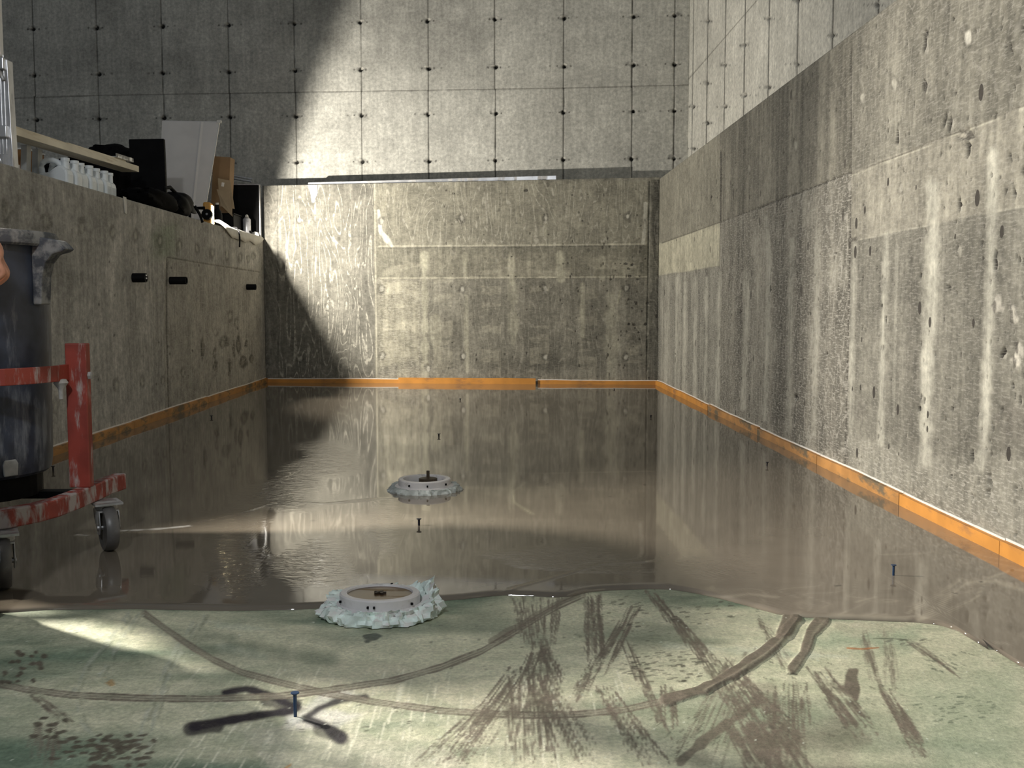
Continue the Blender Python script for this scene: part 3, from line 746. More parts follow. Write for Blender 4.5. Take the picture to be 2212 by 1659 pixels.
c = mixrgb(ns, ls, 1.0, at.outputs['Color'], mixrgb(ns, ls, ramp(ns, ls, f1.outputs[0], .3, .7), (.78, .80, .78), (1.2, 1.2, 1.16)), 'MULTIPLY')
c = mixrgb(ns, ls, 1.0, c, mixrgb(ns, ls, ramp(ns, ls, f2.outputs[0], .3, .7), (.86, .9, .86), (1.12, 1.1, 1.1)), 'MULTIPLY')
ls.new(c, bs.inputs['Base Color'])
ls.new(ramp(ns, ls, f2.outputs[0], .3, .7, .36, .62), bs.inputs['Roughness'])
bs.inputs['Specular IOR Level'].default_value = .45
bump(ns, ls, math_(ns, ls, 'ADD', math_(ns, ls, 'MULTIPLY', f1.outputs[0], .4), f2.outputs[0]), bs, .5, .006)
M_floor = m
xs = np.concatenate([[-5.2, -4, -3, -2.2, -1.7], np.arange(-1.3, XR - .002, .0032), [XR]])
ys = np.concatenate([[-2.0, -1, 0, .8, 1.3], np.arange(1.48, 2.75, .0042), [2.9, 3.2, 4, 5, 7, 9.2]])
def fn_floor(U, V):
    P = np.zeros((len(U), 3)); P[:, 0] = U; P[:, 1] = V; return P
g = grid_mesh('floor', xs, ys, fn_floor, M_floor, paint_floor, (0, 0, 1), skirt=(0, 0, -.1))
g['kind'] = 'structure'

# ------------------------------------------------------------------ wet self-levelling screed, poured over the back of the floor
ZM = .009
edge_px = [(-220, 1330), (-100, 1328), (0, 1325), (100, 1318), (300, 1316), (500, 1320), (640, 1318), (700, 1314), (820, 1300), (930, 1300), (1000, 1295), (1040, 1290), (1090, 1286), (1150, 1288), (1200, 1291), (1232, 1289), (1270, 1280), (1310, 1276),
           (1400, 1273), (1450, 1274), (1500, 1282), (1560, 1295), (1620, 1311), (1680, 1327), (1720, 1333), (1800, 1338), (1900, 1342), (1980, 1345), (2030, 1351), (2070, 1364), (2118, 1384), (2136, 1404), (2160, 1420), (2212, 1446), (2300, 1480), (2430, 1520)]
ew = np.array([onz(x, y, 0) for x, y in edge_px])
ex = np.concatenate([[-5.0, -2.3], ew[:, 0]]); ey = np.concatenate([[2.5, 2.35], ew[:, 1]])
o_ = np.argsort(ex); ex, ey = ex[o_], ey[o_]
def edge_y(x): return np.interp(x, ex, ey) + .006 * (fbm(x * 6, x * 0, 4, 3) - .5)
mxs = np.concatenate([[-2.24, -2.15, -2.08, XL - .001], np.linspace(-2.026, -1.35, 26), np.arange(-1.34, XR - .003, .0085), [XR]])
prof = [(0, 0), (.0015, .35), (.004, .62), (.008, .82), (.014, .94), (.022, 1.0), (.03, 1.0)]
def mud_pt(U, V):
    """V: row number; the first rows round the edge, the rest spread to the back wall"""
    P = np.zeros((len(U), 3)); e = edge_y(U); P[:, 0] = U
    by = np.where(U < XL, XEND - .003, back_y(U) - .001)
    vi = V
    off = np.interp(vi, range(len(prof)), [p[0] for p in prof]); zz = np.interp(vi, range(len(prof)), [p[1] for p in prof])
    r = np.clip((vi - (len(prof) - 1)) / (NR - len(prof)), 0, 1)
    P[:, 1] = e + off + (by - e - off) * (r ** 1.9); P[:, 2] = .0004 + (ZM - .0004) * zz
    return P
NR = 430
def paint_mud(cv):
    P = mud_pt(cv.u, cv.v); u, v = P[:, 0], P[:, 1]; px, py = cv.px, cv.py
    cv.C[:] = np.array([.145, .123, .095])[None] * (1 + .25 * (fbm(u * 1.5, v * 1.5, 6, 4)[:, None] - .5))
    cv.mix(cv.poly([(1350, 1420), (1420, 1230), (1650, 1120), (1850, 1080), (2450, 1200), (2450, 1560)], 90, 40) * .9, (.225, .19, .148))  # front right painted paler to brighten the part the lamp lights
    # marbling where the fresh pour meets the older one
    wx = u * 3 + 1.6 * fbm(u * 2.2, v * 2.2, 31, 3); wy = v * 3 + 1.6 * fbm(u * 2.2 + 7, v * 2.2, 33, 3)
    s = fbm(wx, wy, 35, 3); sw = np.abs(((s * 7) % 1) - .5) * 2
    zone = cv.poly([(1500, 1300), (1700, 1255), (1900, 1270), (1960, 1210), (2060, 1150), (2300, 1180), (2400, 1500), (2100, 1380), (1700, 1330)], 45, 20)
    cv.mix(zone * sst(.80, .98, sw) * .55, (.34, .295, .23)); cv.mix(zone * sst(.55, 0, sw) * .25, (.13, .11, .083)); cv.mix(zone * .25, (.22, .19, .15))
    lt = (.46, .41, .32)
    for pts, wd, a in (([(1985, 1338), (2030, 1310), (2065, 1275), (2090, 1258), (2150, 1255), (2212, 1275)], 7, .55), ([(1990, 1338), (2060, 1315), (2110, 1290), (2130, 1250), (2190, 1230), (2260, 1240)], 4, .5),
                       ([(2025, 1285), (2060, 1262), (2075, 1250)], 5, .5), ([(1960, 1325), (2000, 1300), (2040, 1285)], 4, .4), ([(1850, 1300), (1890, 1290)], 4, .4), ([(1680, 1290), (1620, 1283), (1560, 1290), (1520, 1286)], 5, .4), ([(1720, 1330), (1760, 1334), (1830, 1331), (1960, 1338)], 11, .55),
                       ([(1900, 1198), (1990, 1196), (2020, 1190), (2035, 1165)], 3, .3), ([(2130, 1386), (2180, 1390)], 3, .35), ([(1160, 1300), (1110, 1095), (1102, 1070), (1135, 1043)], 2.5, .0)):
        cv.line(pts, wd, lt, a, wd * 1.2, .6)
    cv.line([(1135, 1043), (1108, 1062), (1110, 1085), (1150, 1110)], 4, (.40, .38, .26), .35, 6, .5)
    for pts in ([(165, 1155), (190, 1157)], [(250, 1147), (300, 1145), (350, 1142), (410, 1136)]): cv.line(pts, 2.6, (.62, .60, .56), .9, 1.5, .7, .2, disp=.001)  # highlights on the wet surface, painted as pale lines
    cv.line([(1410, 1018), (1200, 1022), (1000, 1024)], 2, (.24, .21, .16), .5, 2)
    rr = random.Random(31)
    for i in range(46):
        cv.blob(rr.uniform(600, 1400), 900 + 390 * rr.random() ** .6, rr.uniform(1, 3.2), rr.uniform(.6, 1.3), (.02, .018, .015), .85, .3, .5)
    for x, y in ((2118, 1257), (2120, 1268), (2063, 1281), (2186, 1232), (1810, 1265), (735, 1071), (735, 1083), (836, 1100), (840, 1118), (702, 1184)): cv.blob(x, y, 3.5, 1.6, (.03, .026, .02), .85, .4, .4)
    # where the skin is wrinkled (mask R)
    for x, y, rx, ry in ((600, 1075, 90, 28), (500, 1150, 40, 40), (690, 1210, 60, 45), (1250, 1205, 130, 22), (1560, 1235, 75, 30), (520, 1230, 40, 45), (830, 1140, 30, 45), (640, 1040, 50, 40), (1640, 1285, 90, 14), (700, 1000, 60, 30)):
        cv.blob(x, y, rx, ry, None, 1, .6, .5, mask=0)
    for i in range(9):
        x = 1500 + i * 13; cv.line([(x, 1248 - i * 1.2), (x + 22, 1222 + i * 2)], 3, None, 1, 5, .6, disp=.0012)
    for i in range(7):
        x = 1660 + i * 14; cv.line([(x, 1310 + i * 2), (x + 18, 1290 + i * 3)], 4, (.27, .23, .18), .35, 6, .6, disp=.0012)
    for pts in ([(420, 1128), (520, 1108), (600, 1082), (700, 1088), (850, 1075)], [(1010, 1300), (1300, 1218), (1400, 1212)]): cv.line(pts, 3, None, 1, 4, .5, disp=.0006, mask=0)
m, t, ns, ls, bs = nt('wet_levelling_screed')
at = ns.new('ShaderNodeAttribute'); at.attribute_name = 'Col'
mk = ns.new('ShaderNodeAttribute'); mk.attribute_name = 'Mask'
ms = ns.new('ShaderNodeSeparateColor'); ls.new(mk.outputs['Color'], ms.inputs[0])
tc = ns.new('ShaderNodeTexCoord')
a1 = N(ns, 'ShaderNodeTexNoise', Scale=5.5, Detail=3.0, Distortion=.6); ls.new(tc.outputs['Object'], a1.inputs['Vector'])
mp = ns.new('ShaderNodeMapping'); mp.inputs['Scale'].default_value = (1, 1.7, 1); ls.new(tc.outputs['Object'], mp.inputs[0])
a2 = N(ns, 'ShaderNodeTexNoise', Scale=26.0, Detail=4.0, Distortion=1.2); ls.new(mp.outputs[0], a2.inputs['Vector'])
a3 = N(ns, 'ShaderNodeTexNoise', Scale=1.3, Detail=2.0); ls.new(tc.outputs['Object'], a3.inputs['Vector'])
ls.new(mixrgb(ns, ls, 1.0, at.outputs['Color'], mixrgb(ns, ls, ramp(ns, ls, a1.outputs[0], .3, .7), (.93,) * 3, (1.06,) * 3), 'MULTIPLY'), bs.inputs['Base Color'])
hh = math_(ns, ls, 'ADD', math_(ns, ls, 'MULTIPLY', a1.outputs[0], .05), math_(ns, ls, 'MULTIPLY', math_(ns, ls, 'MULTIPLY', a2.outputs[0], .55), ms.outputs[0]))
hh = math_(ns, ls, 'ADD', hh, math_(ns, ls, 'MULTIPLY', a3.outputs[0], .1))
bump(ns, ls, hh, bs, .5, .006)
bs.inputs['Roughness'].default_value = .045
bs.inputs['IOR'].default_value = 1.45
bs.inputs['Specular IOR Level'].default_value = .8
M_mud = m
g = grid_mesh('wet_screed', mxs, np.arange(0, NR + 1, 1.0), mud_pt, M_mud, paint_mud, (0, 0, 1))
tag(g, 'glossy grey-brown wet self-levelling screed poured over the back of the floor', 'screed', kind='stuff')

# ------------------------------------------------------------------ lamps
M_black = plain('black_plastic', (.005, .005, .0055), .6, var=.3, spec=.12)
M_navy = plain('dusty_navy_plastic', (.034, .042, .064), .42, var=.3, dirt=(.22, .23, .25), dirt_amt=.3, stretch=(1.3, 1.3, .28), dscale=11)
M_navy_rim = plain('cement_splashed_navy_plastic', (.05, .055, .065), .6, var=.3, dirt=(.25, .25, .24), dirt_amt=.62, dscale=14)
M_red = plain('cement_splashed_red_paint', (.27, .042, .026), .5, var=.18, dirt=(.42, .36, .33), dirt_amt=.33, stretch=(1.6, 1.6, .35), dscale=22)
M_redd = plain('cement_coated_red_paint', (.26, .045, .03), .6, var=.2, dirt=(.40, .35, .33), dirt_amt=.62, stretch=(1.4, 1.4, .5), dscale=20)
M_zinc = plain('zinc_plated_steel', (.50, .50, .50), .35, .8, var=.1, dirt=(.36, .35, .33), dirt_amt=.55, dscale=16)
M_rubber = plain('grey_rubber_tyre', (.10, .095, .09), .4, var=.2, dirt=(.2, .19, .18), dirt_amt=.3, dscale=10)
M_alu = plain('scuffed_aluminium', (.62, .62, .63), .32, .75, var=.1, dirt=(.45, .44, .43), dirt_amt=.35, dscale=14, stretch=(1, 1, .3))
M_pvc = plain('white_collar_plastic', (.60, .58, .58), .42, var=.06, dirt=(.32, .30, .27), dirt_amt=.12, dscale=20)
M_foam = plain('pale_mint_expanding_foam', (.70, .80, .75), .8, var=.2, scale=30, dirt=(.70, .68, .66), dirt_amt=.5, dscale=18, bmp=.6)
M_foamg = plain('grey_white_expanding_foam', (.44, .47, .45), .8, var=.25, scale=30, bmp=.6)
M_plug = plain('wet_brown_wood', (.085, .045, .018), .3, var=.5, scale=9, dirt=(.24, .16, .07), dirt_amt=.22, dscale=9, stretch=(.6, 2.5, 1))
M_blue = plain('dark_blue_plastic', (.012, .04, .10), .4, var=.2)
M_dkpin = plain('dark_screw_steel', (.012, .013, .02), .4, .3, var=.2)
M_wood = plain('raw_pine', (.86, .78, .62), .7, var=.12, scale=3, dirt=(.66, .55, .38), dirt_amt=.3, stretch=(9, .5, 9), dscale=6)
M_strip = plain('orange_edge_board', (.62, .27, .05), .55, var=.14, scale=6, dirt=(.36, .17, .06), dirt_amt=.25, stretch=(1, 1, 3), dscale=4)
M_stripd = plain('dirty_orange_edge_board', (.46, .22, .06), .6, var=.2, scale=8, dirt=(.16, .12, .07), dirt_amt=.45, stretch=(1, 1, 3), dscale=5)
M_film = plain('white_film', (.78, .76, .72), .6, var=.05)
M_jug = plain('milky_white_plastic', (.88, .93, .96), .35, var=.04, dirt=(.62, .66, .70), dirt_amt=.2)
M_card = plain('brown_cardboard', (.30, .19, .10), .85, var=.12, scale=7)
M_cardl = plain('pale_cardboard', (.40, .31, .20), .85, var=.1, scale=7)
M_board = plain('off_white_board', (.82, .78, .74), .6, var=.05, scale=5)
M_grey = plain('light_grey_board', (.48, .48, .46), .7, var=.15, scale=8)
M_cloth = plain('black_fabric', (.004, .004, .0045), .8, spec=.05, var=.4, scale=30, bmp=.4)
M_clothg = plain('charcoal_fabric', (.007, .0065, .007), .85, spec=.05, var=.4, scale=30, bmp=.4)
M_fleece = plain('cream_fleece_sheet', (.66, .63, .56), .8, var=.06, scale=20, bmp=.2)
M_yel = plain('yellow_lamp_plastic', (.72, .36, .06), .45, var=.08)
M_tape = plain('pale_tape', (.62, .60, .56), .6, var=.1)
M_skin = plain('skin', (.60, .27, .17), .5, var=.12, scale=40, bmp=.2)
M_shirt = plain('dark_work_shirt', (.03, .035, .045), .85, var=.2, scale=30, bmp=.3)
M_trou = plain('grey_work_trousers', (.07, .07, .07), .85, var=.2, scale=30, bmp=.3)
M_boot = plain('black_boots', (.015, .014, .013), .5, var=.2)
M_hair = plain('brown_hair', (.04, .025, .015), .7, var=.3, scale=60)
def glow(name, col, s):
    m, t, ns, ls, bs = nt(name); bs.inputs['Base Color'].default_value = (*col, 1)
    bs.inputs['Emission Color'].default_value = (*col, 1); bs.inputs['Emission Strength'].default_value = s; return m
M_glow = glow('lit_lamp_lens', (1, .84, .5), 12)
M_glowB = glow('lit_tripod_lamp_lens', (1, .95, .86), 2)

def spot(name, pos, target, power, color, size, angle, blend, parent):
    l = bpy.data.lights.new(name, 'SPOT'); l.energy = power; l.color = color; l.shadow_soft_size = size
    l.spot_size = angle; l.spot_blend = blend
    o = bpy.data.objects.new(name, l); COL.objects.link(o); o.parent = parent
    o.location = pos; d = Vector(target) - Vector(pos); o.rotation_euler = d.to_track_quat('-Z', 'Y').to_euler(); return o

# yellow work lamp lying on the left rim: it throws the hard light over the back half of the basin
ax, ay, az = LAMP_A['pos']
la = empty('work_lamp', (ax, ay, ZL))
tag(la, 'small yellow work lamp with a black knob on the left rim', 'lamp')
nA = Vector((.93, .05, -.36)).normalized()
# housing hangs behind the lens plane; local frame of the lamp
R = Matrix.Rotation(.12, 3, 'Z')
def LP(x, y, z): return tuple(Vector((0, 0, az - ZL)) + R @ Vector((x, y, z)))
mb = MB()
def lbox(mb, c, s):
    pts = []
    for dz in (-1, 1):
        for dx, dy in ((-1, -1), (1, -1), (1, 1), (-1, 1)): pts.append(LP(c[0] + dx * s[0] / 2, c[1] + dy * s[1] / 2, c[2] + dz * s[2] / 2))
    mb.hexa(pts)
lbox(mb, (-.050, 0, -.008), (.055, .14, .185)); mb.build('housing', M_yel, la, bevel=.012)
mb = MB(); lbox(mb, (-.020, .02, -.01), (.008, .08, .15)); mb.build('lens', M_glow, la, bevel=.003)
mb = MB(); c = LP(-.045, -.086, -.01); mb.lathe([(.0, -.02), (.036, -.02), (.040, -.012), (.040, .012), (.0, .014)], c, 20, 'Y'); kn = mb.build('knob', M_black, la, smooth=True)
mb = MB(); mb.lathe([(0, -.008), (.008, -.008), (.009, 0), (0, .002)], (c[0] + .004, c[1] - .02, c[2] + .002), 12, 'Y'); tag(mb.build('knob_bolt', M_zinc, kn, smooth=True), 'bright round bolt head')
mb = MB(); mb.tube([(-.16, -.10, .012), (-.16, -.10, .13), (-.05, -.095, .13)], .012, 8); mb.tube([(-.16, -.10, .012), (-.02, -.10, .012), (-.02, .06, .012), (-.16, .06, .012)], .010, 8, closed=True); mb.build('bracket', M_black, la)
spot('lamp_light', (0, 0, az - ZL), (.944, .278, az - ZL - .176), LAMP_A['power'], LAMP_A['color'], .013, math.radians(151), .2, la)

# lamp on a tripod outside the left edge of the frame
bx, by_, bz = LAMP_B['pos']
lb = empty('tripod_work_lamp', (bx, by_, 0))
tag(lb, 'black work lamp on a tripod left of the bin trolley', 'lamp')
mb = MB(); mb.tube([(-.05, 0, .45), (-.05, 0, bz - .06)], .014); mb.build('pole', M_black, lb)
for a in (-.12, -1.6, -3.02):
    mb = MB(); mb.tube([(-.05, 0, .5), (-.05 + .26 * math.cos(a), .26 * math.sin(a), .0)], .011); mb.build('leg', M_black, lb)
mb = MB(); mb.box((-.05, 0, bz), (.07, .26, .20)); mb.build('housing', M_black, lb, bevel=.01)
mb = MB(); mb.box((-.01, 0, bz), (.01, .22, .16)); mb.build('lens', M_glowB, lb)
spot('lamp_light', (.03, 0, bz), (.03 + .945, -.253, bz - .208), LAMP_B['power'], LAMP_B['color'], .04, math.radians(84), .5, lb)
cx_, cy_, cz_ = LAMP_C['pos']
lc = empty('fill_lamp', (cx_, cy_, cz_)); tag(lc, 'white fill lamp added high behind the camera, unseen', 'lamp')  # added to brighten the dim left side, not a visible lamp
mb = MB(); mb.lathe([(0, .12), (.05, .12), (.06, .06), (.16, .0), (.155, -.01), (.05, .05), (0, .05)], (0, 0, 0), 28); mb.build('shade', M_black, lc, smooth=True)
mb = MB(); mb.tube([(0, 0, .12), (0, 0, 1.5)], .006, 6); mb.build('cord', M_black, lc)
l_ = bpy.data.lights.new('fill_light', 'POINT'); l_.energy = LAMP_C['power']; l_.color = LAMP_C['color']; l_.shadow_soft_size = .12
o_ = bpy.data.objects.new('fill_light', l_); COL.objects.link(o_); o_.parent = lc; o_.location = (0, 0, -.04)

# ------------------------------------------------------------------ edge boards round the basin
def strip(a, b, h, th, m, label, film=True, z0=ZM, wav=0):
    a = np.array(a, float); b = np.array(b, float); d = (b - a); L = np.linalg.norm(d); d /= L
    nrm = np.array([-d[1], d[0]])                       # left of the direction of travel = into the basin
    n = max(2, int(L / .12)); ss = np.linspace(0, L, n)
    root = empty('edge_board', (a[0], a[1], 0)); tag(root, label, 'edge strip', 'edge boards along the foot of the walls')
    mb = MB(); fm = MB()
    def sect(s):
        c = a + d * s - a; o = wav * (fbm(np.array([s * 3.1 + a[0] * 5]), np.array([a[1]]), 3, 2)[0] - .5)
        hh = h * (1 + .22 * (fbm(np.array([s * 2.3 + a[1]]), np.array([a[0]]), 7, 2)[0] - .5))
        return c, o, hh
    for s0, s1 in zip(ss[:-1], ss[1:]):
        q = []
        for s in (s0, s1):
            c, o, hh = sect(s); q.append((c, o, hh))
        (c0, o0, h0), (c1, o1, h1) = q
        def p(c, off, z): return (c[0] + nrm[0] * off, c[1] + nrm[1] * off, z)
        mb.hexa([p(c0, .004 + o0, 0), p(c0, th + o0, 0), p(c1, th + o1, 0), p(c1, .004 + o1, 0), p(c0, .004 + o0, h0), p(c0, th + o0, h0), p(c1, th + o1, h1), p(c1, .004 + o1, h1)])
        if film: fm.hexa([p(c0, .0005, 0), p(c0, .0038, 0), p(c1, .0038, 0), p(c1, .0005, 0), p(c0, .0005, h0 + .006), p(c0, .0038, h0 + .006), p(c1, .0038, h1 + .007), p(c1, .0005, h1 + .007)])
    mb.build('board', m, root)
    if film: fm.build('film_edge', M_film, root)
    return root
yR = lambda px, py: onx(px, py, XR)[1]
rb = [back_y(XR) - .02, 6.6, 5.35, 4.35, 3.45, 2.75, 2.3]
names = ['far', 'second', 'third', 'fourth', 'fifth', 'sixth']
r_lab = ['orange edge board in the far right corner', 'clean orange edge board second from the far right corner', 'muddy orange edge board midway along the right wall',
         'stained orange edge board right of the middle, before the tall wall joint', 'bright orange edge board on the right past the tall wall joint', 'bright orange edge board nearest the camera on the right']
for i in range(6):
    strip((XR, rb[i + 1] + .004), (XR, rb[i]), .046 + .003 * (i % 2), .020, M_stripd if i in (1, 2, 3) else M_strip, r_lab[i], True, wav=.004)
lbk = [back_y(XL) - .02, 7.2, 5.7, 4.3]
l_lab = ['orange edge board in the far left corner', 'dull orange edge board under the left wall joint', 'stained edge board at the foot of the left wall beside the bin trolley']
for i in range(3):
    strip((XL, lbk[i]), (XL, lbk[i + 1] + .004), .046 + .004 * (i % 2), .020, M_stripd, l_lab[i], True, wav=.004)
def bp(px): 
    q = onplane(px, 828, BL, BN); return (q[0], back_y(q[0]))
strip(bp(862), bp(577), .042, .018, M_strip, 'orange edge board half in shadow at the left of the back wall', True)
strip(bp(1421), bp(1162), .040, .018, M_strip, 'orange edge board at the right end of the back wall', True)
q0, q1 = bp(1157), bp(862)
strip((q0[0], q0[1] - .02), (q1[0], q1[1] - .02), .058, .02, M_strip, 'thicker orange edge board standing in front at the middle of the back wall', False)

# ------------------------------------------------------------------ drain collars
def collar(name, cx, cy, zt, r, foam_r, label, tilt, far):
    root = empty(name, (cx, cy, 0)); tag(root, label, 'floor drain')
    ring = MB()
    ri = r * .80
    prof = [(ri, zt - .004), (ri + .002, zt), (r - .003, zt), (r, zt - .003), (r, zt - .022), (r * 1.13, zt - .026), (r * 1.13, zt - .036), (r, zt - .04), (r, .004), (ri, .004)]
    ring.lathe(prof, (0, 0, 0), 64, closed=True); o = ring.build('collar_ring', M_pvc, root, smooth=True); o.rotation_euler = tilt
    rr = random.Random(int(cx * 100 + cy * 10))
    def wob(i, a, rad, z):
        k = fbm(np.array([a * 3.2 + cx]), np.array([i * .45 + .2]), 3, 3)[0] - .5
        k2 = fbm(np.array([a * 9 + 3]), np.array([i * .9]), 9, 3)[0] - .5
        j = math.cos(a - .25); 
        k3 = fbm(np.array([a * 22 + 1]), np.array([i * 1.7]), 12, 2)[0] - .5
        f = (.42 * k + .34 * k2 + .30 * k3) * (.5 if far else 1)
        rise = 1 + .9 * max(0, math.cos(a - .35)) ** 6 * (not far)
        return rad * (1 + (f * .55 if 0 < i < 9 else 0)), z * (1 + (1.3 * f if 0 < i < 9 else 0)) * (rise if i in (2, 3, 4, 5, 6) else 1)
    fz = .030 if not far else .024
    fp = [(r * .97, .002), (foam_r * .98, .002), (foam_r * 1.02, fz * .3), (foam_r, fz * .6), (foam_r * .96, fz * .85), (foam_r * .92, fz), (foam_r * .87, fz * 1.02), (foam_r * .82, fz), (r * 1.05, fz * .9), (r * .97, fz * .8)]
    fm = MB(); fm.lathe(fp, (0, 0, 0), 150, closed=True, wob=wob); f = fm.build('foam_collar', M_foamg if far else M_foam, root, smooth=True)
    if not far:
        f.scale = (1.04, .93, 1)
        pl = MB(); pl.lathe([(.0, zt - .022), (ri + .001, zt - .022), (ri + .001, zt - .004), (.0, zt - .004)], (0, 0, 0), 48); p = pl.build('wood_plug', M_plug, root); p.rotation_euler = tilt
        kb = MB()
        for k in range(5):
            a = k * 1.3; kb.box((.005 * math.cos(a), .005 * math.sin(a), zt - .002), (.018, .006, .005), rz=a)
        kb.build('mud_lump', plain('dark_mud', (.03, .02, .012), .5), p)
        for a in (1.35, -1.75, -1.6, -.6, -2.7):
            nb = MB(); nb.box((math.cos(a) * (r - .006 if a == 1.35 else r + .001), math.sin(a) * (r - .006 if a == 1.35 else r + .001), zt - .001 if a == 1.35 else zt - .014), (.007, .004, .005), rz=a); s_ = nb.build('mud_spatter', M_black, root); s_.rotation_euler = tilt
    else:
        pl = MB(); pl.lathe([(.0, .004), (ri + .001, .004), (ri + .001, .010), (.0, .010)], (0, 0, 0), 40); pl.build('drain_bottom', M_zinc, root)
        pl = MB(); pl.lathe([(0, .012), (.035, .012), (.035, .046), (.030, .048), (.006, .052), (.006, .075), (0, .075)], (.012, .02, 0), 20); pl.prism([(-.07, .012), (.0, .012), (.0, .04)], .03, (-.0, .01, 0), 'Y'); pl.build('valve', plain('dark_brown_valve', (.05, .035, .02), .5), root)
        for a in (-1.4, -2.1, -.6):
            nb = MB(); nb.box((math.cos(a) * (r + .001), math.sin(a) * (r + .001), zt - .014), (.008, .005, .007), rz=a); nb.build('mud_spatter', M_black, root)
nc = onz(820, 1279, .048); collar('drain_collar', nc[0], nc[1], .048, .091, .128, 'white drain collar with wooden plug and mint foam at the screed edge', (math.radians(-3.0), math.radians(.8), 0), False)
fc = onz(917, 1033, .050); collar('drain_collar', fc[0], fc[1], .050, .098, .136, 'open grey-white drain collar standing out in the middle of the wet screed', (0, 0, 0), True)

# ------------------------------------------------------------------ levelling pins
def pin(px, py, h, label, m=M_dkpin, z=0.0, r=.0026):
    q = onz(px, py, ZM if z == 0 else z)
    root = empty('levelling_pin', (q[0], q[1], 0 if z else .0)); tag(root, label, 'pin', 'levelling pins standing in the floor')
    zt = (ZM if z == 0 else 0) + h
    mb = MB(); mb.lathe([(r * .9, 0.0005), (r, zt * .5), (r, zt - .004)], (0, 0, 0), 12); mb.build('shank', m, root)
    mb = MB(); mb.lathe([(r * .9, zt - .0045), (r * 1.6, zt - .003), (r * 2.4, zt - .0012), (r * 2.2, zt), (0, zt)], (0, 0, 0), 12); mb.build('head', m, root)
pin(638, 1548, .043, 'tall blue levelling pin on the sprayed mark on the bare green floor', M_blue, z=.0005, r=.0032)
pin(1930, 1243, .028, 'blue levelling pin standing in wet screed at the right', M_blue, r=.0030)
pin(905, 1135, .022, 'dark levelling pin in the screed between the two drain collars', r=.0036)
pin(948, 943, .016, 'small dark levelling pin just behind the far drain collar', r=.004)
pin(994, 865, .014, 'tiny levelling pin close to the thicker orange board of the back wall', r=.004)
pin(1327, 842, .010, 'tiny levelling pin near the right end of the back wall', r=.004)
pin(1406, 902, .015, 'small levelling pin before the far right corner', r=.004)
pin(1657, 1007, .018, 'levelling pin in the screed near the right wall, fifth from the back', r=.0032)
pin(457, 903, .016, 'levelling pin in the dark screed near the left wall', r=.0045)
pin(115, 1018, .022, 'levelling pin seen between the bin and the red post', r=.0036)

# ------------------------------------------------------------------ pipe stubs in the left wall
def stub(px, py, L, r, label, bright):
    q = onx(px, py, XL)
    root = empty('pipe_stub', (XL, q[1], q[2])); tag(root, label, 'pipe', 'black pipe stubs in the left wall')
    mb = MB(); mb.lathe([(r, -.01), (r, L), (r * .78, L), (r * .78, .01)], (0, 0, 0), 24, 'X'); mb.build('pipe', M_black, root, smooth=True)
    mb = MB(); mb.lathe([(r * .78, L - .03), (r * .3, L - .03)], (0, 0, 0), 16, 'X')
    mb.build('inner_sleeve', M_black, root)
    if bright:
        for dz in (.5, -.1):
            mb = MB(); mb.box((L + .001, 0, dz * r), (.004, r * .4, r * .35)); mb.build('clip', M_film, root)
stub(287, 600, .075, .026, 'black pipe stub with a bright clip, nearest of three in the left wall', True)
stub(367, 606, .105, .024, 'black pipe stub beside the tall joint of the left wall', False)
stub(533, 620, .075, .024, 'black pipe stub close to the back left corner', False)

# ------------------------------------------------------------------ bin trolley
TX, TY = -1.47, 2.85
cart = empty('bin_trolley', (TX, TY, 0)); tag(cart, 'red steel bin trolley splashed with cement, standing in the screed on the left', 'trolley')
half = [(.345, .21), (.334, .12), (.331, .0), (.328, -.09), (.318, -.19), (.297, -.26), (.255, -.325), (.19, -.372), (.10, -.395), (0, -.40)]
path = [(x, y, .170) for x, y in half] + [(-x, y, .170) for x, y in half[-2::-1]]
mb = MB(); mb.tube(path, 0, flat=(.019, .024)); mb.build('base_frame', M_redd, cart, bevel=.004)
for s in (1, -1):
    mb = MB(); mb.box((s * .322, -.02, .394), (.058, .03, .40)); p = mb.build('post', M_red, cart, bevel=.003)
    mb = MB(); mb.lathe([(0, -.001), (.011, 0), (.011, .008), (0, .010)], (s * .322 + .029, -.02, .505), 6, 'X'); mb.build('bolt', M_zinc, p)
hp = [(.300, -.03), (.294, -.10), (.270, -.17), (.222, -.235), (.15, -.275), (.07, -.292), (0, -.297)]
path = [(x, y, .515) for x, y in hp] + [(-x, y, .515) for x, y in hp[-2::-1]]
mb = MB(); mb.tube(path, 0, flat=(.004, .022)); mb.build('hoop', M_red, cart, bevel=.002)
mb = MB(); mb.lathe([(0, -.05), (.006, -.048), (.008, -.02), (.02, -.004), (.014, .006), (0, .008)], (.295, -.07, .492), 10); mb.build('cement_lump', plain('dried_cement', (.42, .40, .37), .9, scale=40, bmp=.5), cart, smooth=True)
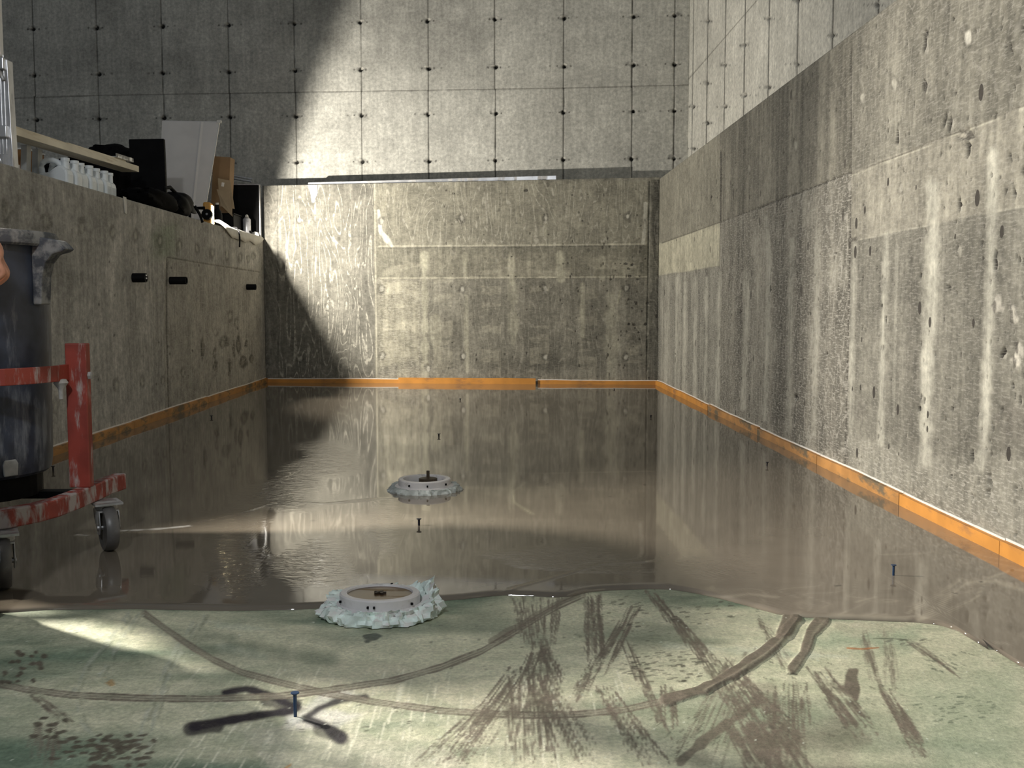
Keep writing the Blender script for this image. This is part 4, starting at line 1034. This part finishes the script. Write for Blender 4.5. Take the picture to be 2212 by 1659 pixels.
def caster(x, y, rz, tz=.146):
    c = MB(); c.box((0, 0, tz - .004), (.075, .085, .006)); c.lathe([(.026, tz - .026), (.030, tz - .022), (.030, tz - .008), (0, tz - .007)], (0, 0, 0), 20)
    k = c.build('caster', M_zinc, cart, at=(x, y, 0)); k.rotation_euler = (0, 0, rz)
    f = MB()
    for s in (-1, 1):
        f.prism([(-.036, tz - .026), (.036, tz - .026), (.030, .100), (-.012, .055), (-.034, .058), (-.044, .085)], .003, (s * .026, 0, 0), 'X')
    f.box((0, 0, tz - .025), (.055, .07, .004)); f.tube([(-.031, -.024, .076), (.031, -.024, .076)], .007, 8)
    f.build('fork', M_zinc, k, bevel=.001)
    wmb = MB(); R_ = .0625; wmb.lathe([(.018, -.016), (.040, -.014), (.050, -.018), (.058, -.017), (R_, -.010), (R_ + .001, 0), (R_, .010), (.058, .017), (.050, .018), (.040, .014), (.018, .016)], (0, -.024, R_ + .009), 40, 'X')
    wmb.build('wheel', M_rubber, k, smooth=True)
caster(.372, .02, math.radians(33), .146); caster(.262, -.365, math.radians(28)); caster(-.27, -.36, .3); caster(-.36, .12, -.4)

# ------------------------------------------------------------------ mixing bin
binr = empty('mixing_bin', (TX, TY, .19)); tag(binr, 'dusty navy blue plastic mixing bin with ribbed rim held in the red trolley', 'bin')
def Z(z): return z - .19
mb = MB(); mb.lathe([(0, Z(.232)), (.205, Z(.232)), (.214, Z(.240)), (.218, Z(.27)), (.224, Z(.60)), (.226, Z(.89)), (.219, Z(.89)), (.216, Z(.60)), (.208, Z(.26)), (0, Z(.25))], (0, 0, 0), 72)
mb.build('bin_body', M_navy, binr, smooth=True)
mb = MB(); mb.lathe([(.226, Z(.862)), (.244, Z(.858)), (.250, Z(.864)), (.252, Z(.888)), (.246, Z(.898)), (.222, Z(.900)), (.219, Z(.893)), (.224, Z(.886)), (.228, Z(.87))], (0, 0, 0), 72, closed=True)
mb.build('rim', M_navy_rim, binr, smooth=True)
for k, a in enumerate((-.12, PI - .3)):
    h = MB(); h.prism([(.224, Z(.885)), (.262, Z(.880)), (.300, Z(.872)), (.322, Z(.850)), (.310, Z(.843)), (.282, Z(.836)), (.262, Z(.812)), (.252, Z(.775)), (.247, Z(.700)), (.224, Z(.700))], .050, (0, 0, 0), 'Y')
    o = h.build('rim_bracket', M_navy_rim, binr, bevel=.004); o.rotation_euler = (0, 0, a)
h = MB(); h.prism([(-.019, -.02), (.019, -.02), (.022, .012), (.016, .024), (-.016, .024), (-.022, .012)], .006, (0, 0, 0), 'Y')
o = h.build('base_lug', plain('pale_cement_dust', (.40, .40, .38), .8, scale=40), binr, bevel=.003)
a = -.62; o.location = (.218 * math.cos(a), .218 * math.sin(a), Z(.262)); o.rotation_euler = (0, 0, a + PI / 2)
h = MB(); h.tube([(.226 * math.cos(t), .226 * math.sin(t), Z(.765 - .012 * abs(t + 1.0) * 6)) for t in np.linspace(-1.25, -.72, 10)], .005, 8); h.build('moulded_grip', M_navy_rim, binr)
# cross bar and plate under the bin, coloured black for the shade there
mb = MB(); mb.box((0, .03, .165), (.64, .04, .02)); mb.lathe([(0, .17), (.19, .17), (.19, .231), (0, .231)], (0, 0, 0), 32); mb.build('bin_plate', M_black, cart)

# ------------------------------------------------------------------ person pushing the trolley, almost wholly outside the frame
def skin(name, verts, edges, m, parent, root=0, sub=2):
    me = bpy.data.meshes.new(name); me.from_pydata([v[:3] for v in verts], edges, []); me.update()
    o = link(name, me, m, parent)
    md = o.modifiers.new('skin', 'SKIN'); md.use_smooth_shade = True
    lay = me.skin_vertices[0] if me.skin_vertices else None
    if lay is None:
        bpy.context.view_layer.objects.active = o; lay = me.skin_vertices[0]
    for i, v in enumerate(verts):
        r = v[3]; lay.data[i].radius = r if isinstance(r, tuple) else (r, r); lay.data[i].use_root = (i == root)
    s = o.modifiers.new('sub', 'SUBSURF'); s.levels = sub; s.render_levels = sub
    return o
per = empty('person', (-1.66, 1.9, 0)); tag(per, 'person in dark work clothes holding a curled hand in front of the bin', 'person')
def rel(v): return (v[0] + 1.66, v[1] - 1.9, v[2], v[3])
hx, hy, hz = -1.17, 2.42, .795          # right fist
J = [(-1.66, 1.88, .95, .115), (-1.66, 1.93, 1.12, .105), (-1.65, 1.99, 1.30, .125), (-1.64, 2.03, 1.43, .10), (-1.635, 2.06, 1.52, .056), (-1.63, 2.08, 1.60, .075), (-1.628, 2.09, 1.68, .088), (-1.63, 2.08, 1.75, .06),
     (-1.56, 1.88, .88, .10), (-1.52, 1.93, .50, .062), (-1.51, 1.86, .12, .042), (-1.50, 1.97, .045, .04),
     (-1.76, 1.88, .88, .10), (-1.79, 1.80, .50, .062), (-1.80, 1.66, .13, .042), (-1.80, 1.76, .045, .04),
     (-1.48, 2.05, 1.41, .06), (-1.33, 2.17, 1.15, .045), (-1.19, 2.36, .92, .03), (-1.175, 2.385, .86, .028), (-1.168, 2.405, .812, (.030, .040)), 
     (-1.80, 2.06, 1.40, .06), (-1.86, 2.25, 1.15, .045), (-1.72, 2.50, .99, .03), (-1.69, 2.55, .965, (.028, .038)), (-1.66, 2.60, .935, (.018, .04))]
E = [(0, 1), (1, 2), (2, 3), (3, 4), (4, 5), (5, 6), (6, 7), (0, 8), (8, 9), (9, 10), (10, 11), (0, 12), (12, 13), (13, 14), (14, 15), (3, 16), (16, 17), (17, 18), (18, 19), (19, 20), (3, 21), (21, 22), (22, 23), (23, 24), (24, 25)]
# right hand: four fingers curling down and inwards, thumb from the side of the palm
palm = 20
fx = Vector((-1.168, 2.405, .812))
side = Vector((.35, -.93, -.1)).normalized(); down = Vector((.30, .22, -.93)).normalized(); curl = Vector((-.92, -.25, -.25)).normalized()
for k, (off, L, r) in enumerate(((-.034, .040, .0095), (-.012, .044, .0098), (.011, .041, .0095), (.032, .033, .0085))):
    b = fx + side * off + down * .012 + Vector((.010, 0, 0))
    p1 = b + down * L * .8 + Vector((.006, 0, 0)); p2 = p1 + (down * .45 + curl * .9).normalized() * L * .7; p3 = p2 + (curl * .6 - down * .8).normalized() * L * .5
    i0 = len(J); J += [(*b, r * 1.15), (*p1, r * 1.05), (*p2, r), (*p3, r * .85)]
    E += [(palm, i0), (i0, i0 + 1), (i0 + 1, i0 + 2), (i0 + 2, i0 + 3)]
b = fx + side * -.040 + Vector((-.012, 0, .012)); p1 = b + down * .030 + side * -.012 + curl * .010; p2 = p1 + down * .028 + curl * .018
i0 = len(J); J += [(*b, .013), (*p1, .011), (*p2, .0095)]; E += [(19, i0), (i0, i0 + 1), (i0 + 1, i0 + 2)]
# left hand: fingers over the rim of the bin
lp = 25
for k, off in enumerate((-.03, -.01, .01, .03)):
    b = Vector((-1.655 + off * .9, 2.615 + off * .4, .925)); i0 = len(J)
    J += [(*b, .010), (b.x + .012, b.y + .035, b.z - .005, .0095), (b.x + .02, b.y + .055, b.z - .03, .0085)]; E += [(lp, i0), (i0, i0 + 1), (i0 + 1, i0 + 2)]
i0 = len(J); J += [(-1.70, 2.56, .94, .011), (-1.73, 2.60, .915, .010)]; E += [(24, i0), (i0, i0 + 1)]
skin('body', [rel(v) for v in J], E, M_skin, per)
Sh = [(-1.66, 1.87, .80, .150), (-1.66, 1.88, .93, .155), (-1.66, 1.93, 1.12, .155), (-1.65, 1.99, 1.30, .172), (-1.64, 2.03, 1.42, .135), (-1.637, 2.055, 1.53, .070), (-1.48, 2.05, 1.41, .078), (-1.33, 2.17, 1.15, .058), (-1.195, 2.355, .935, .042), (-1.80, 2.06, 1.40, .078), (-1.86, 2.25, 1.15, .058), (-1.73, 2.485, 1.0, .042)]
skin('shirt', [rel(v) for v in Sh], [(0, 1), (1, 2), (2, 3), (3, 4), (4, 5), (4, 6), (6, 7), (7, 8), (4, 9), (9, 10), (10, 11)], M_shirt, per)
Tr = [(-1.66, 1.90, 1.10, .155), (-1.66, 1.88, .92, .165), (-1.56, 1.88, .86, .115), (-1.52, 1.93, .50, .082), (-1.51, 1.86, .05, .074), (-1.76, 1.88, .86, .115), (-1.79, 1.80, .50, .082), (-1.80, 1.66, .05, .074)]
skin('trousers', [rel(v) for v in Tr], [(0, 1), (1, 2), (2, 3), (3, 4), (1, 5), (5, 6), (6, 7)], M_trou, per)
for q in ((-1.51, 1.86), (-1.80, 1.66)):
    skin('boot', [rel(v) for v in ((q[0], q[1], .17, .055), (q[0], q[1] - .01, .062, (.052, .05)), (q[0] + .003, q[1] + .09, .048, (.052, .04)), (q[0] + .005, q[1] + .17, .040, (.048, .032)))], [(0, 1), (1, 2), (2, 3)], M_boot, per)
skin('hair', [rel(v) for v in ((-1.63, 2.03, 1.66, .06), (-1.63, 2.055, 1.74, .085), (-1.63, 2.11, 1.772, .062))], [(0, 1), (1, 2)], M_hair, per)
M_eye = plain('eye_white', (.7, .68, .65), .3)
for s in (-1, 1):
    fc_ = MB(); fc_.lathe([(0, -.012), (.010, -.008), (.013, 0), (.010, .008), (0, .012)], (-1.628 + 1.66 + s * .033, 2.168 - 1.9, 1.685), 12, 'Y'); fc_.build('eye', M_eye, per, smooth=True)
skin('nose', [rel(v) for v in ((-1.628, 2.165, 1.69, .010), (-1.628, 2.185, 1.66, .014))], [(0, 1)], M_skin, per)
for s in (-1, 1): skin('ear', [rel(v) for v in ((-1.628 + s * .090, 2.08, 1.695, (.008, .016)), (-1.628 + s * .088, 2.085, 1.655, (.007, .012)))], [(0, 1)], M_skin, per)
skin('mouth', [rel(v) for v in ((-1.65, 2.150, 1.622, .006), (-1.628, 2.158, 1.62, .008), (-1.606, 2.150, 1.622, .006))], [(0, 1), (1, 2)], plain('lips', (.40, .14, .11), .5), per)

# ------------------------------------------------------------------ things on the left ledge
ZT = ZL
jug_me = {}
def jug_proto():
    root = empty('plastic_jug', (0, 0, 0))
    b = MB(); b.prism([(-.078, 0), (.078, 0), (.080, .09), (.074, .112), (.056, .132), (.030, .136), (.010, .124), (-.020, .100), (-.074, .094), (-.080, .07)], .084, (0, 0, 0), 'Y')
    b.build('bottle', M_jug, root, bevel=.012, smooth=False)
    b = MB(); b.tube([(-.066, 0, .088), (-.070, 0, .125), (-.064, 0, .150), (-.048, 0, .163), (-.010, 0, .164), (.012, 0, .156), (.030, 0, .138), (.044, 0, .120)], .0145, 12); b.build('handle', M_jug, root, smooth=True)
    b = MB(); b.lathe([(0, .12), (.020, .12), (.019, .158), (.022, .160), (.022, .176), (0, .178)], (.052, 0, 0), 20); b.build('neck', M_jug, root, smooth=True)
    return root
def copy_tree(o, parent=None):
    c = o.copy(); COL.objects.link(c); c.parent = parent
    for ch in list(o.children): copy_tree(ch, c)
    return c
jl = ['milky white plastic jug nearest the camera, its looped handle in full view', 'second milky white jug in the row behind the one with the open handle', 'third white jug in the row on the left ledge', 'fourth and middle white jug of the row on the left ledge',
      'fifth white jug in the row on the left ledge', 'second to last white jug, towards the black case', 'last white jug of the row, next to the bench leg and black case']
pj = jug_proto()
for i in range(7):
    j = pj if i == 0 else copy_tree(pj)
    j.location = (-2.27 + (.004 if i % 2 else -.003), 5.40 + .098 * i + (.02 if i > 3 else 0), ZT); j.rotation_euler = (0, 0, (.0, .06, -.05, .03, -.04, .07, .0)[i]); j['label'] = jl[i]; j['category'] = 'jug'; j['group'] = 'plastic jugs in a row on the left ledge'

bench = empty('wooden_bench', (-2.345, 5.8, ZT)); tag(bench, 'raw pine plank bench standing over the white jugs on the left ledge', 'bench')
zb = .262
mb = MB(); mb.hexa([(-.06, -1.15, .222), (.05, -1.15, .222), (.05, .93, .274), (-.06, .93, .274), (-.06, -1.15, .266), (.05, -1.15, .266), (.05, .93, .312), (-.06, .93, .312)]); mb.build('top_board', M_wood, bench, bevel=.002)
mb = MB(); mb.hexa([(-.055, -.1, .290), (.02, -.1, .290), (.02, .78, .312), (-.055, .78, .312), (-.055, -.1, .302), (.02, -.1, .302), (.02, .78, .326), (-.055, .78, .326)]); mb.build('upper_batten', M_wood, bench)
for i, (y0, lean, wd) in enumerate(((-.72, .05, .09), (-.46, .03, .05), (-.33, .03, .055), (.66, .04, .06))):
    x = -.075
    mb = MB(); mb.hexa([(x, y0 - wd / 2, 0), (x + .03, y0 - wd / 2, 0), (x + .03, y0 + wd / 2, 0), (x, y0 + wd / 2, 0), (x, y0 - wd / 2 + lean, .235), (x + .03, y0 - wd / 2 + lean, .235), (x + .03, y0 + wd / 2 + lean, .235), (x, y0 + wd / 2 + lean, .235)])
    mb.build('leg', M_grey, bench)
cl = empty('steel_bracket', (-2.335, 6.62, ZT + .322)); tag(cl, 'small grey steel bracket lying on the far end of the pine plank', 'bracket')
mb = MB(); mb.box((0, -.09, .006), (.05, .30, .006), rx=.03); mb.box((.022, -.09, .016), (.004, .30, .022), rx=.03); mb.build('angle', M_zinc, cl)
mb = MB(); mb.lathe([(0, .01), (.008, .01), (.008, .02), (0, .021)], (0, .03, .0), 10); mb.build('bolt', M_zinc, cl)

bx_ = empty('brown_box', (-2.64, 5.78, ZT)); tag(bx_, 'brown box standing behind the bench legs', 'box')
mb = MB(); mb.box((0, 0, .13), (.20, .22, .26)); mb.build('carton', plain('orange_brown_carton', (.30, .13, .03), .7), bx_, bevel=.003); mb = MB(); mb.box((0, 0, .264), (.21, .23, .008)); mb.build('lid', M_film, bx_)
bk = empty('dark_bottle', (-2.42, 5.28, ZT)); tag(bk, 'small black and white spray bottle between the ladder and the jugs', 'bottle')
mb = MB(); mb.lathe([(0, 0), (.03, 0), (.032, .06), (.018, .085), (.012, .10), (0, .10)], (0, 0, 0), 20); mb.build('bottle', M_black, bk, smooth=True)
mb = MB(); mb.prism([(-.05, .10), (.015, .10), (.015, .125), (-.05, .118)], .02, (0, 0, 0), 'Y'); mb.build('spray_head', M_film, bk)

def lump(name, loc, sz, m, label, cat, seed=1, amp=.35, parent=None, flat=.0):
    vs = []; n1, n2 = 22, 34; b = MB()
    for i in range(n1 + 1):
        th = PI * i / n1
        for j in range(n2):
            ph = 2 * PI * j / n2
            x, y, z = math.sin(th) * math.cos(ph), math.sin(th) * math.sin(ph), math.cos(th)
            k = 1 + amp * (fbm(np.array([x * 2 + seed * 3.1 + 9]), np.array([y * 2 + z * 1.7 + 9]), seed, 3)[0] - .5) * 2
            sx = math.copysign(abs(x) ** .75, x); sy = math.copysign(abs(y) ** .75, y); sz_ = math.copysign(abs(z) ** .8, z)
            vs.append((sx * sz[0] / 2 * k, sy * sz[1] / 2 * k, max((sz_ + 1) * sz[2] / 2 * (.8 + .2 * k), 0)))
    fs = [(i * n2 + j, i * n2 + (j + 1) % n2, (i + 1) * n2 + (j + 1) % n2, (i + 1) * n2 + j) for i in range(n1) for j in range(n2)]
    b.add(vs, fs); 
    if parent is not None: return b.build(name, m, parent, smooth=True, at=loc)
    o = b.build(name, m, None, smooth=True, at=loc); tag(o, label, cat); return o
t_ = empty('black_tarpaulin', (-2.74, 7.48, ZT)); tag(t_, 'black tarpaulin heap rising behind the pine plank', 'tarpaulin')
lump('heap', (0, 0, 0), (.52, .60, .55), M_clothg, '', '', 3, .35, t_); lump('fold', (-.2, -.22, 0), (.5, .5, .42), M_cloth, '', '', 5, .4, t_)
case = empty('black_case', (-2.345, 7.08, ZT)); tag(case, 'tall black case standing upright before the white board', 'case')
mb = MB(); mb.box((0, .0, .272), (.238, .035, .535)); o = mb.build('shell', M_black, case, bevel=.006); o.rotation_euler = (0, math.radians(-1.0), 0)
mb = MB(); mb.tube([(-.06, -.05, .08), (-.05, -.08, .125), (0, -.09, .14), (.05, -.09, .12), (.07, -.05, .10)], .010, 8); mb.build('grip', M_grey, case)
bag = empty('tool_bag', (-2.13, 6.45, ZT)); tag(bag, 'slack black tool bag with cords lying on the rim below the black case', 'bag')
lump('bag_body', (0, 0, 0), (.22, .62, .13), M_cloth, '', '', 7, .4, bag); lump('side_pocket', (.03, -.12, 0), (.16, .30, .08), M_clothg, '', '', 9, .5, bag)
mb = MB(); mb.tube([(.06, -.28, .03), (.10, -.1, .06), (.07, .05, .10), (.10, .2, .07), (.11, .30, .02)], .006, 6); mb.build('cord', M_cloth, bag)
bg2 = empty('black_pouch', (-2.11, 6.92, ZT)); tag(bg2, 'round black pouch with a looped strap in front of the white board', 'bag')
lump('pouch_body', (0, 0, 0), (.17, .26, .165), M_black, '', '', 4, .22, bg2)
mb = MB(); mb.tube([(-.02, -.22, .10), (-.02, -.20, .17), (-.01, -.12, .185), (.0, -.05, .16), (.02, .0, .12)], .012, 8); mb.build('strap_loop', M_black, bg2)
mb = MB(); mb.hexa([(.05, .08, .04), (.07, .08, .04), (.07, .20, .04), (.05, .20, .04), (.02, .07, .14), (.04, .07, .14), (.04, .17, .15), (.02, .17, .15)]); mb.tube([(.07, .15, .09), (.100, .17, .03), (.112, .18, -.02)], .010, 6); mb.build('hanging_flap', M_black, bg2)

# leaning white board
wbd = empty('leaning_board', (-2.38, 7.98, ZT)); tag(wbd, 'tall off-white board leaning behind the black case', 'board')
def at4(px, py, y): q = ony(px, py, y); return Vector((q[0] + 2.38, q[1] - 7.98, q[2] - ZT))
c_bl, c_br, c_tr, c_tl = at4(340, 488, 7.98), at4(434, 484, 7.98), at4(472, 264, 8.25), at4(350, 262, 8.25)
for v in (c_bl, c_br): v.z = .002
th = Vector((0, .018, .010))
mb = MB(); mb.hexa([c_bl, c_br, c_br + th, c_bl + th, c_tl, c_tr, c_tr + th, c_tl + th]); mb.build('panel', M_board, wbd)
r0, r1 = c_bl.lerp(c_br, .72), c_tl.lerp(c_tr, .67); fo = Vector((0, -.006, 0))
mb = MB(); mb.hexa([r0 + fo * .2, r0 + fo + Vector((.012, 0, 0)), r0 + Vector((.03, .001, 0)), r0, r1 + fo * .2, r1 + fo + Vector((.012, 0, 0)), r1 + Vector((.03, .001, 0)), r1]); mb.build('ridge', M_board, wbd)
e1 = Vector((.010, 0, 0)); mb = MB(); mb.hexa([c_br, c_br + e1, c_br + e1 + th, c_br + th, c_tr, c_tr + e1, c_tr + e1 + th, c_tr + th]); mb.box(tuple(c_tr + Vector((.006, 0, .004))), (.03, .03, .02)); mb.build('edge_trim', M_film, wbd)

cb_ = empty('cardboard_carton', (-2.215, 8.60, ZT)); tag(cb_, 'opened brown cardboard carton standing right of the white board', 'box')
mb = MB(); mb.box((-.03, 0, .40), (.14, .14, .46), ry=.07); mb.build('carton_body', M_card, cb_)
crt = empty('black_crate', (-2.235, 8.62, ZT)); tag(crt, 'low black crate under the cardboard carton', 'crate')
mb = MB(); mb.box((0, 0, .08), (.20, .26, .16)); mb.build('crate_body', M_black, crt, bevel=.004)
mb = MB(); mb.box((0, 0, .164), (.21, .27, .008)); mb.build('lid', M_black, crt)
mb = MB(); mb.hexa([(-.02, -.13, .22), (.095, -.13, .20), (.095, -.124, .20), (-.02, -.124, .22), (-.04, -.115, .45), (.06, -.115, .43), (.06, -.110, .43), (-.04, -.11, .45)]); mb.build('inner_flap', M_cardl, cb_)
mb = MB(); mb.hexa([(.0, -.16, .22), (.10, -.22, .13), (.10, -.215, .13), (.0, -.155, .22), (-.05, -.12, .36), (.055, -.13, .34), (.055, -.125, .34), (-.05, -.115, .36)]); mb.build('hanging_flap', M_cardl, cb_)
mb = MB(); mb.box((.0, -.118, .39), (.022, .002, .050), ry=.15); mb.build('label', M_film, cb_)
mb = MB(); mb.prism([(-.018, -.02), (.018, -.02), (.018, .02), (0, .028), (-.018, .02)], .002, (.012, -.122, .30), 'Y'); mb.build('label', M_film, cb_)
bx2 = empty('black_bottle', (-2.17, 8.13, ZT)); tag(bx2, 'black bottle standing right behind the yellow work lamp', 'bottle')
mb = MB(); mb.lathe([(0, 0), (.036, 0), (.038, .12), (.03, .15), (.016, .17), (.016, .20), (0, .2)], (0, 0, 0), 20); mb.build('bottle', M_black, bx2, smooth=True); mb = MB(); mb.lathe([(0, .2), (.014, .2), (.014, .215), (0, .216)], (0, 0, 0), 14); mb.build('cap', M_grey, bx2)

ep = empty('black_panel_sheet', (-2.173, 8.99, ZT)); tag(ep, 'black panel with silver edging standing in the back left corner above the rim', 'panel')
mb = MB(); mb.box((0, 0, .228), (.285, .03, .444)); mb.build('sheet', M_black, ep)
mb = MB(); mb.box((.146, -.004, .228), (.006, .04, .452)); mb.build('edging', M_alu, ep); mb = MB(); mb.box((0, -.004, .455), (.298, .04, .006)); mb.build('edging', M_alu, ep)
for k, (dz, dx) in enumerate(((0, 0), (.026, .012))):
    o = MB().tube([(-.30, -.02, .065), (.10, .0, .0)], .009, 8).build('thin_rail', M_alu, None, at=(-2.25, 9.22 + .03 * k, 1.79 + dz)); tag(o, ('lower' if k == 0 else 'upper') + ' thin aluminium rail slanting down behind the black panel', 'rail', 'thin rails behind the black panel')

# fleece sheet over the rim
def fleece():
    b = MB(); ny, rows = 60, []
    for i in range(ny + 1):
        t = i / ny; y = 7.74 + t * 1.31
        n = fbm(np.array([t * 7.0]), np.array([.3]), 5, 3)[0] - .5
        drop = .062 * min(1, t * 5) * (1 - max(0, (t - .78) / .22)) ** .7 * (1 + .6 * n + .10 * math.sin(t * 9))
        up = .004 + .030 * math.exp(-((t - .12) / .10) ** 2) + .018 * (1 - t) + .012 * n
        sec = [(-.30, .006), (-.22, .006 + up * .6), (-.12, .008 + up * 1.1), (-.06, .010 + up), (-.02, .010 + up * .5), (.004, .006), (.012, -.008), (.014 + .01 * n, -drop * .5 - .006), (.012 + .014 * n, -drop - .006)]
        rows.append([(XL + a, y, ZL + z) for a, z in sec])
    top = [p for r in rows for p in r]; m = len(rows[0])
    fs = [(i * m + j, i * m + j + 1, (i + 1) * m + j + 1, (i + 1) * m + j) for i in range(ny) for j in range(m - 1)]
    b.add(top, fs); return b
o = fleece().build('fleece_sheet', M_fleece, None, smooth=True); md = o.modifiers.new('thick', 'SOLIDIFY'); md.thickness = .005; md.offset = 0
tag(o, 'cream fleece sheet draped over the far end of the left rim', 'sheet')
cp = onx(510, 500, XL)
o = MB().tube([(-.03, .0, .012), (.004, .0, .012), (.022, .004, -.02), (.024, .015, -.06), (.022, .02, -.10), (.020, .02, -.14)], .006, 6).build('black_strap', M_black, None, at=(XL, cp[1], ZL + .012)); tag(o, 'narrow black strap hanging over the fleece sheet', 'strap')
can = empty('spray_can', (-2.10, 8.80, ZT + .014)); tag(can, 'white spray can standing on the fleece before the black panel', 'can')
mb = MB(); mb.lathe([(0, 0), (.031, 0), (.033, .006), (.033, .125), (.028, .134), (0, .136)], (0, 0, 0), 28); mb.build('can_body', plain('light_grey_can', (.55, .55, .57), .35, .2, var=.08, dirt=(.2, .2, .22), dirt_amt=.25, dscale=30), can, smooth=True)
mb = MB(); mb.lathe([(.0, .134), (.024, .134), (.016, .148), (0, .148)], (0, 0, 0), 20); mb.build('valve_cone', M_zinc, can, smooth=True); mb = MB(); mb.lathe([(.0, .147), (.015, .147), (.013, .160), (.006, .168), (0, .169)], (0, 0, 0), 20); mb.build('nozzle', M_film, can, smooth=True)
o = MB().lathe([(0, 0), (.022, 0), (.026, .034), (.022, .034), (.018, .005), (0, .005)], (0, 0, 0), 20).build('small_cup', M_black, None, smooth=True, at=(-2.085, 8.80, ZT + .012)); tag(o, 'small dark cup beside the white spray can', 'cup')
o = lump('crumpled_paper', (-2.06, 8.93, ZT + .004), (.06, .05, .04), M_film, 'little scrap of white crumpled paper in the back left corner of the rim', 'paper', 6, .6)

# tape on the left wall, scrap on the back wall
q = onx(265, 425, XL); mb = MB(); mb.prism([(-.022, .012), (.024, .010), (.030, -.055), (.020, -.082), (-.004, -.075), (-.012, -.02)], .003, (0, 0, 0), 'X'); o = mb.build('tape_strip', M_tape, None, at=(XL + .003, q[1] + .02, q[2] - .01)); tag(o, 'short strip of pale tape stuck to the left wall just below the jugs', 'tape')
q = onplane(676, 400, BL, BN); mb = MB(); mb.prism([(-.046, .0), (.040, .0), (.042, -.07), (.020, -.12), (.012, -.155), (-.012, -.150), (-.02, -.08)], .004, (0, 0, 0), 'Y'); o = mb.build('plastic_scrap', plain('white_plastic_scrap', (.80, .80, .76), .5, var=.05), None, at=(q[0], q[1] - .006, 1.744)); tag(o, 'crumpled white plastic scrap hanging at the top of the back wall', 'scrap')

# straightedge on the back wall
a0, a1 = onplane(664, 392, BL, BN)[0], onplane(1202, 388, BL, BN)[0]
def btop(x): return 1.742 + (x - XL) / (XR - XL) * .042
mb = MB(); y0, y1 = back_y(a0) + .030, back_y(a1) + .030; z0, z1 = btop(a0) + .001, btop(a1) + .001
mb.hexa([(a0, y0, z0), (a1, y1, z1), (a1, y1 + .07, z1), (a0, y0 + .07, z0), (a0, y0, z0 + .022), (a1, y1, z1 + .036), (a1, y1 + .07, z1 + .036), (a0, y0 + .07, z0 + .022)])
o = mb.build('straightedge', M_alu, None, bevel=.002); tag(o, 'long aluminium straightedge lying on top of the back wall', 'straightedge')

# ladder on the ledge
lad = empty('step_ladder', (-2.107, 4.50, ZT)); tag(lad, 'scuffed aluminium ladder at the left edge standing on the left ledge', 'ladder')
for x in (.0, -.34):
    mb = MB(); mb.prism([(-.045, 0), (.045, 0), (.035, .46), (-.040, .46)], .05, (x, 0, 0), 'Y')
    for k in range(4): mb.box((x - .025 + k * .015, -.026, .27), (.004, .006, .42))
    p = mb.build('stile', M_alu, lad, bevel=.003)
    for zc, wc in ((.44, .084), (.155, .092)):
        mb = MB(); mb.box((x, -.004, zc), (wc * .7, .092, .05)); mb.build('stile_collar', M_alu, p, bevel=.004)
    for dx in (-.024, .006):
        mb = MB(); mb.box((x + dx - .012, .01, .98), (.010, .03, 1.0)); mb.build('upper_rail', M_film, lad, bevel=.002)
mb = MB(); mb.tube([(-.10, -.036, .50), (.01, -.036, .40), (.022, -.036, .37)], .009, 8); mb.build('brace', M_zinc, lad)
mb = MB(); mb.tube([(-.09, -.036, .22), (-.03, -.036, .10), (.0, -.036, .0)], .010, 8); mb.build('brace', M_zinc, lad)
for z in (.18, .46, .76, 1.06, 1.36):
    mb = MB(); mb.box((-.17, 0, z), (.30, .035, .022)); mb.build('rung', M_alu, lad)

# added barrel, unseen left of the frame, put there to shade the near floor
br = empty('shade_barrel', (-1.255, 2.195, 0)); tag(br, 'added blue plastic barrel, out of view, that shades the near left floor', 'barrel')
mb = MB(); mb.lathe([(0, 0), (.145, 0), (.152, .012), (.158, .10), (.166, .13), (.166, .15), (.160, .17), (.160, .40), (.166, .42), (.166, .44), (.156, .47), (.140, .57), (.128, .585), (.128, .60), (.118, .60), (.118, .05), (0, .05)], (0, 0, 0), 48); mb.build('barrel_body', M_blue, br, smooth=True)
mb = MB(); mb.tube([(-.135, 0, .57), (-.15, 0, .60), (-.11, .04, .66), (0, .06, .69), (.11, .04, .66), (.15, 0, .60), (.135, 0, .57)], .006, 8); mb.build('handle', M_zinc, br)
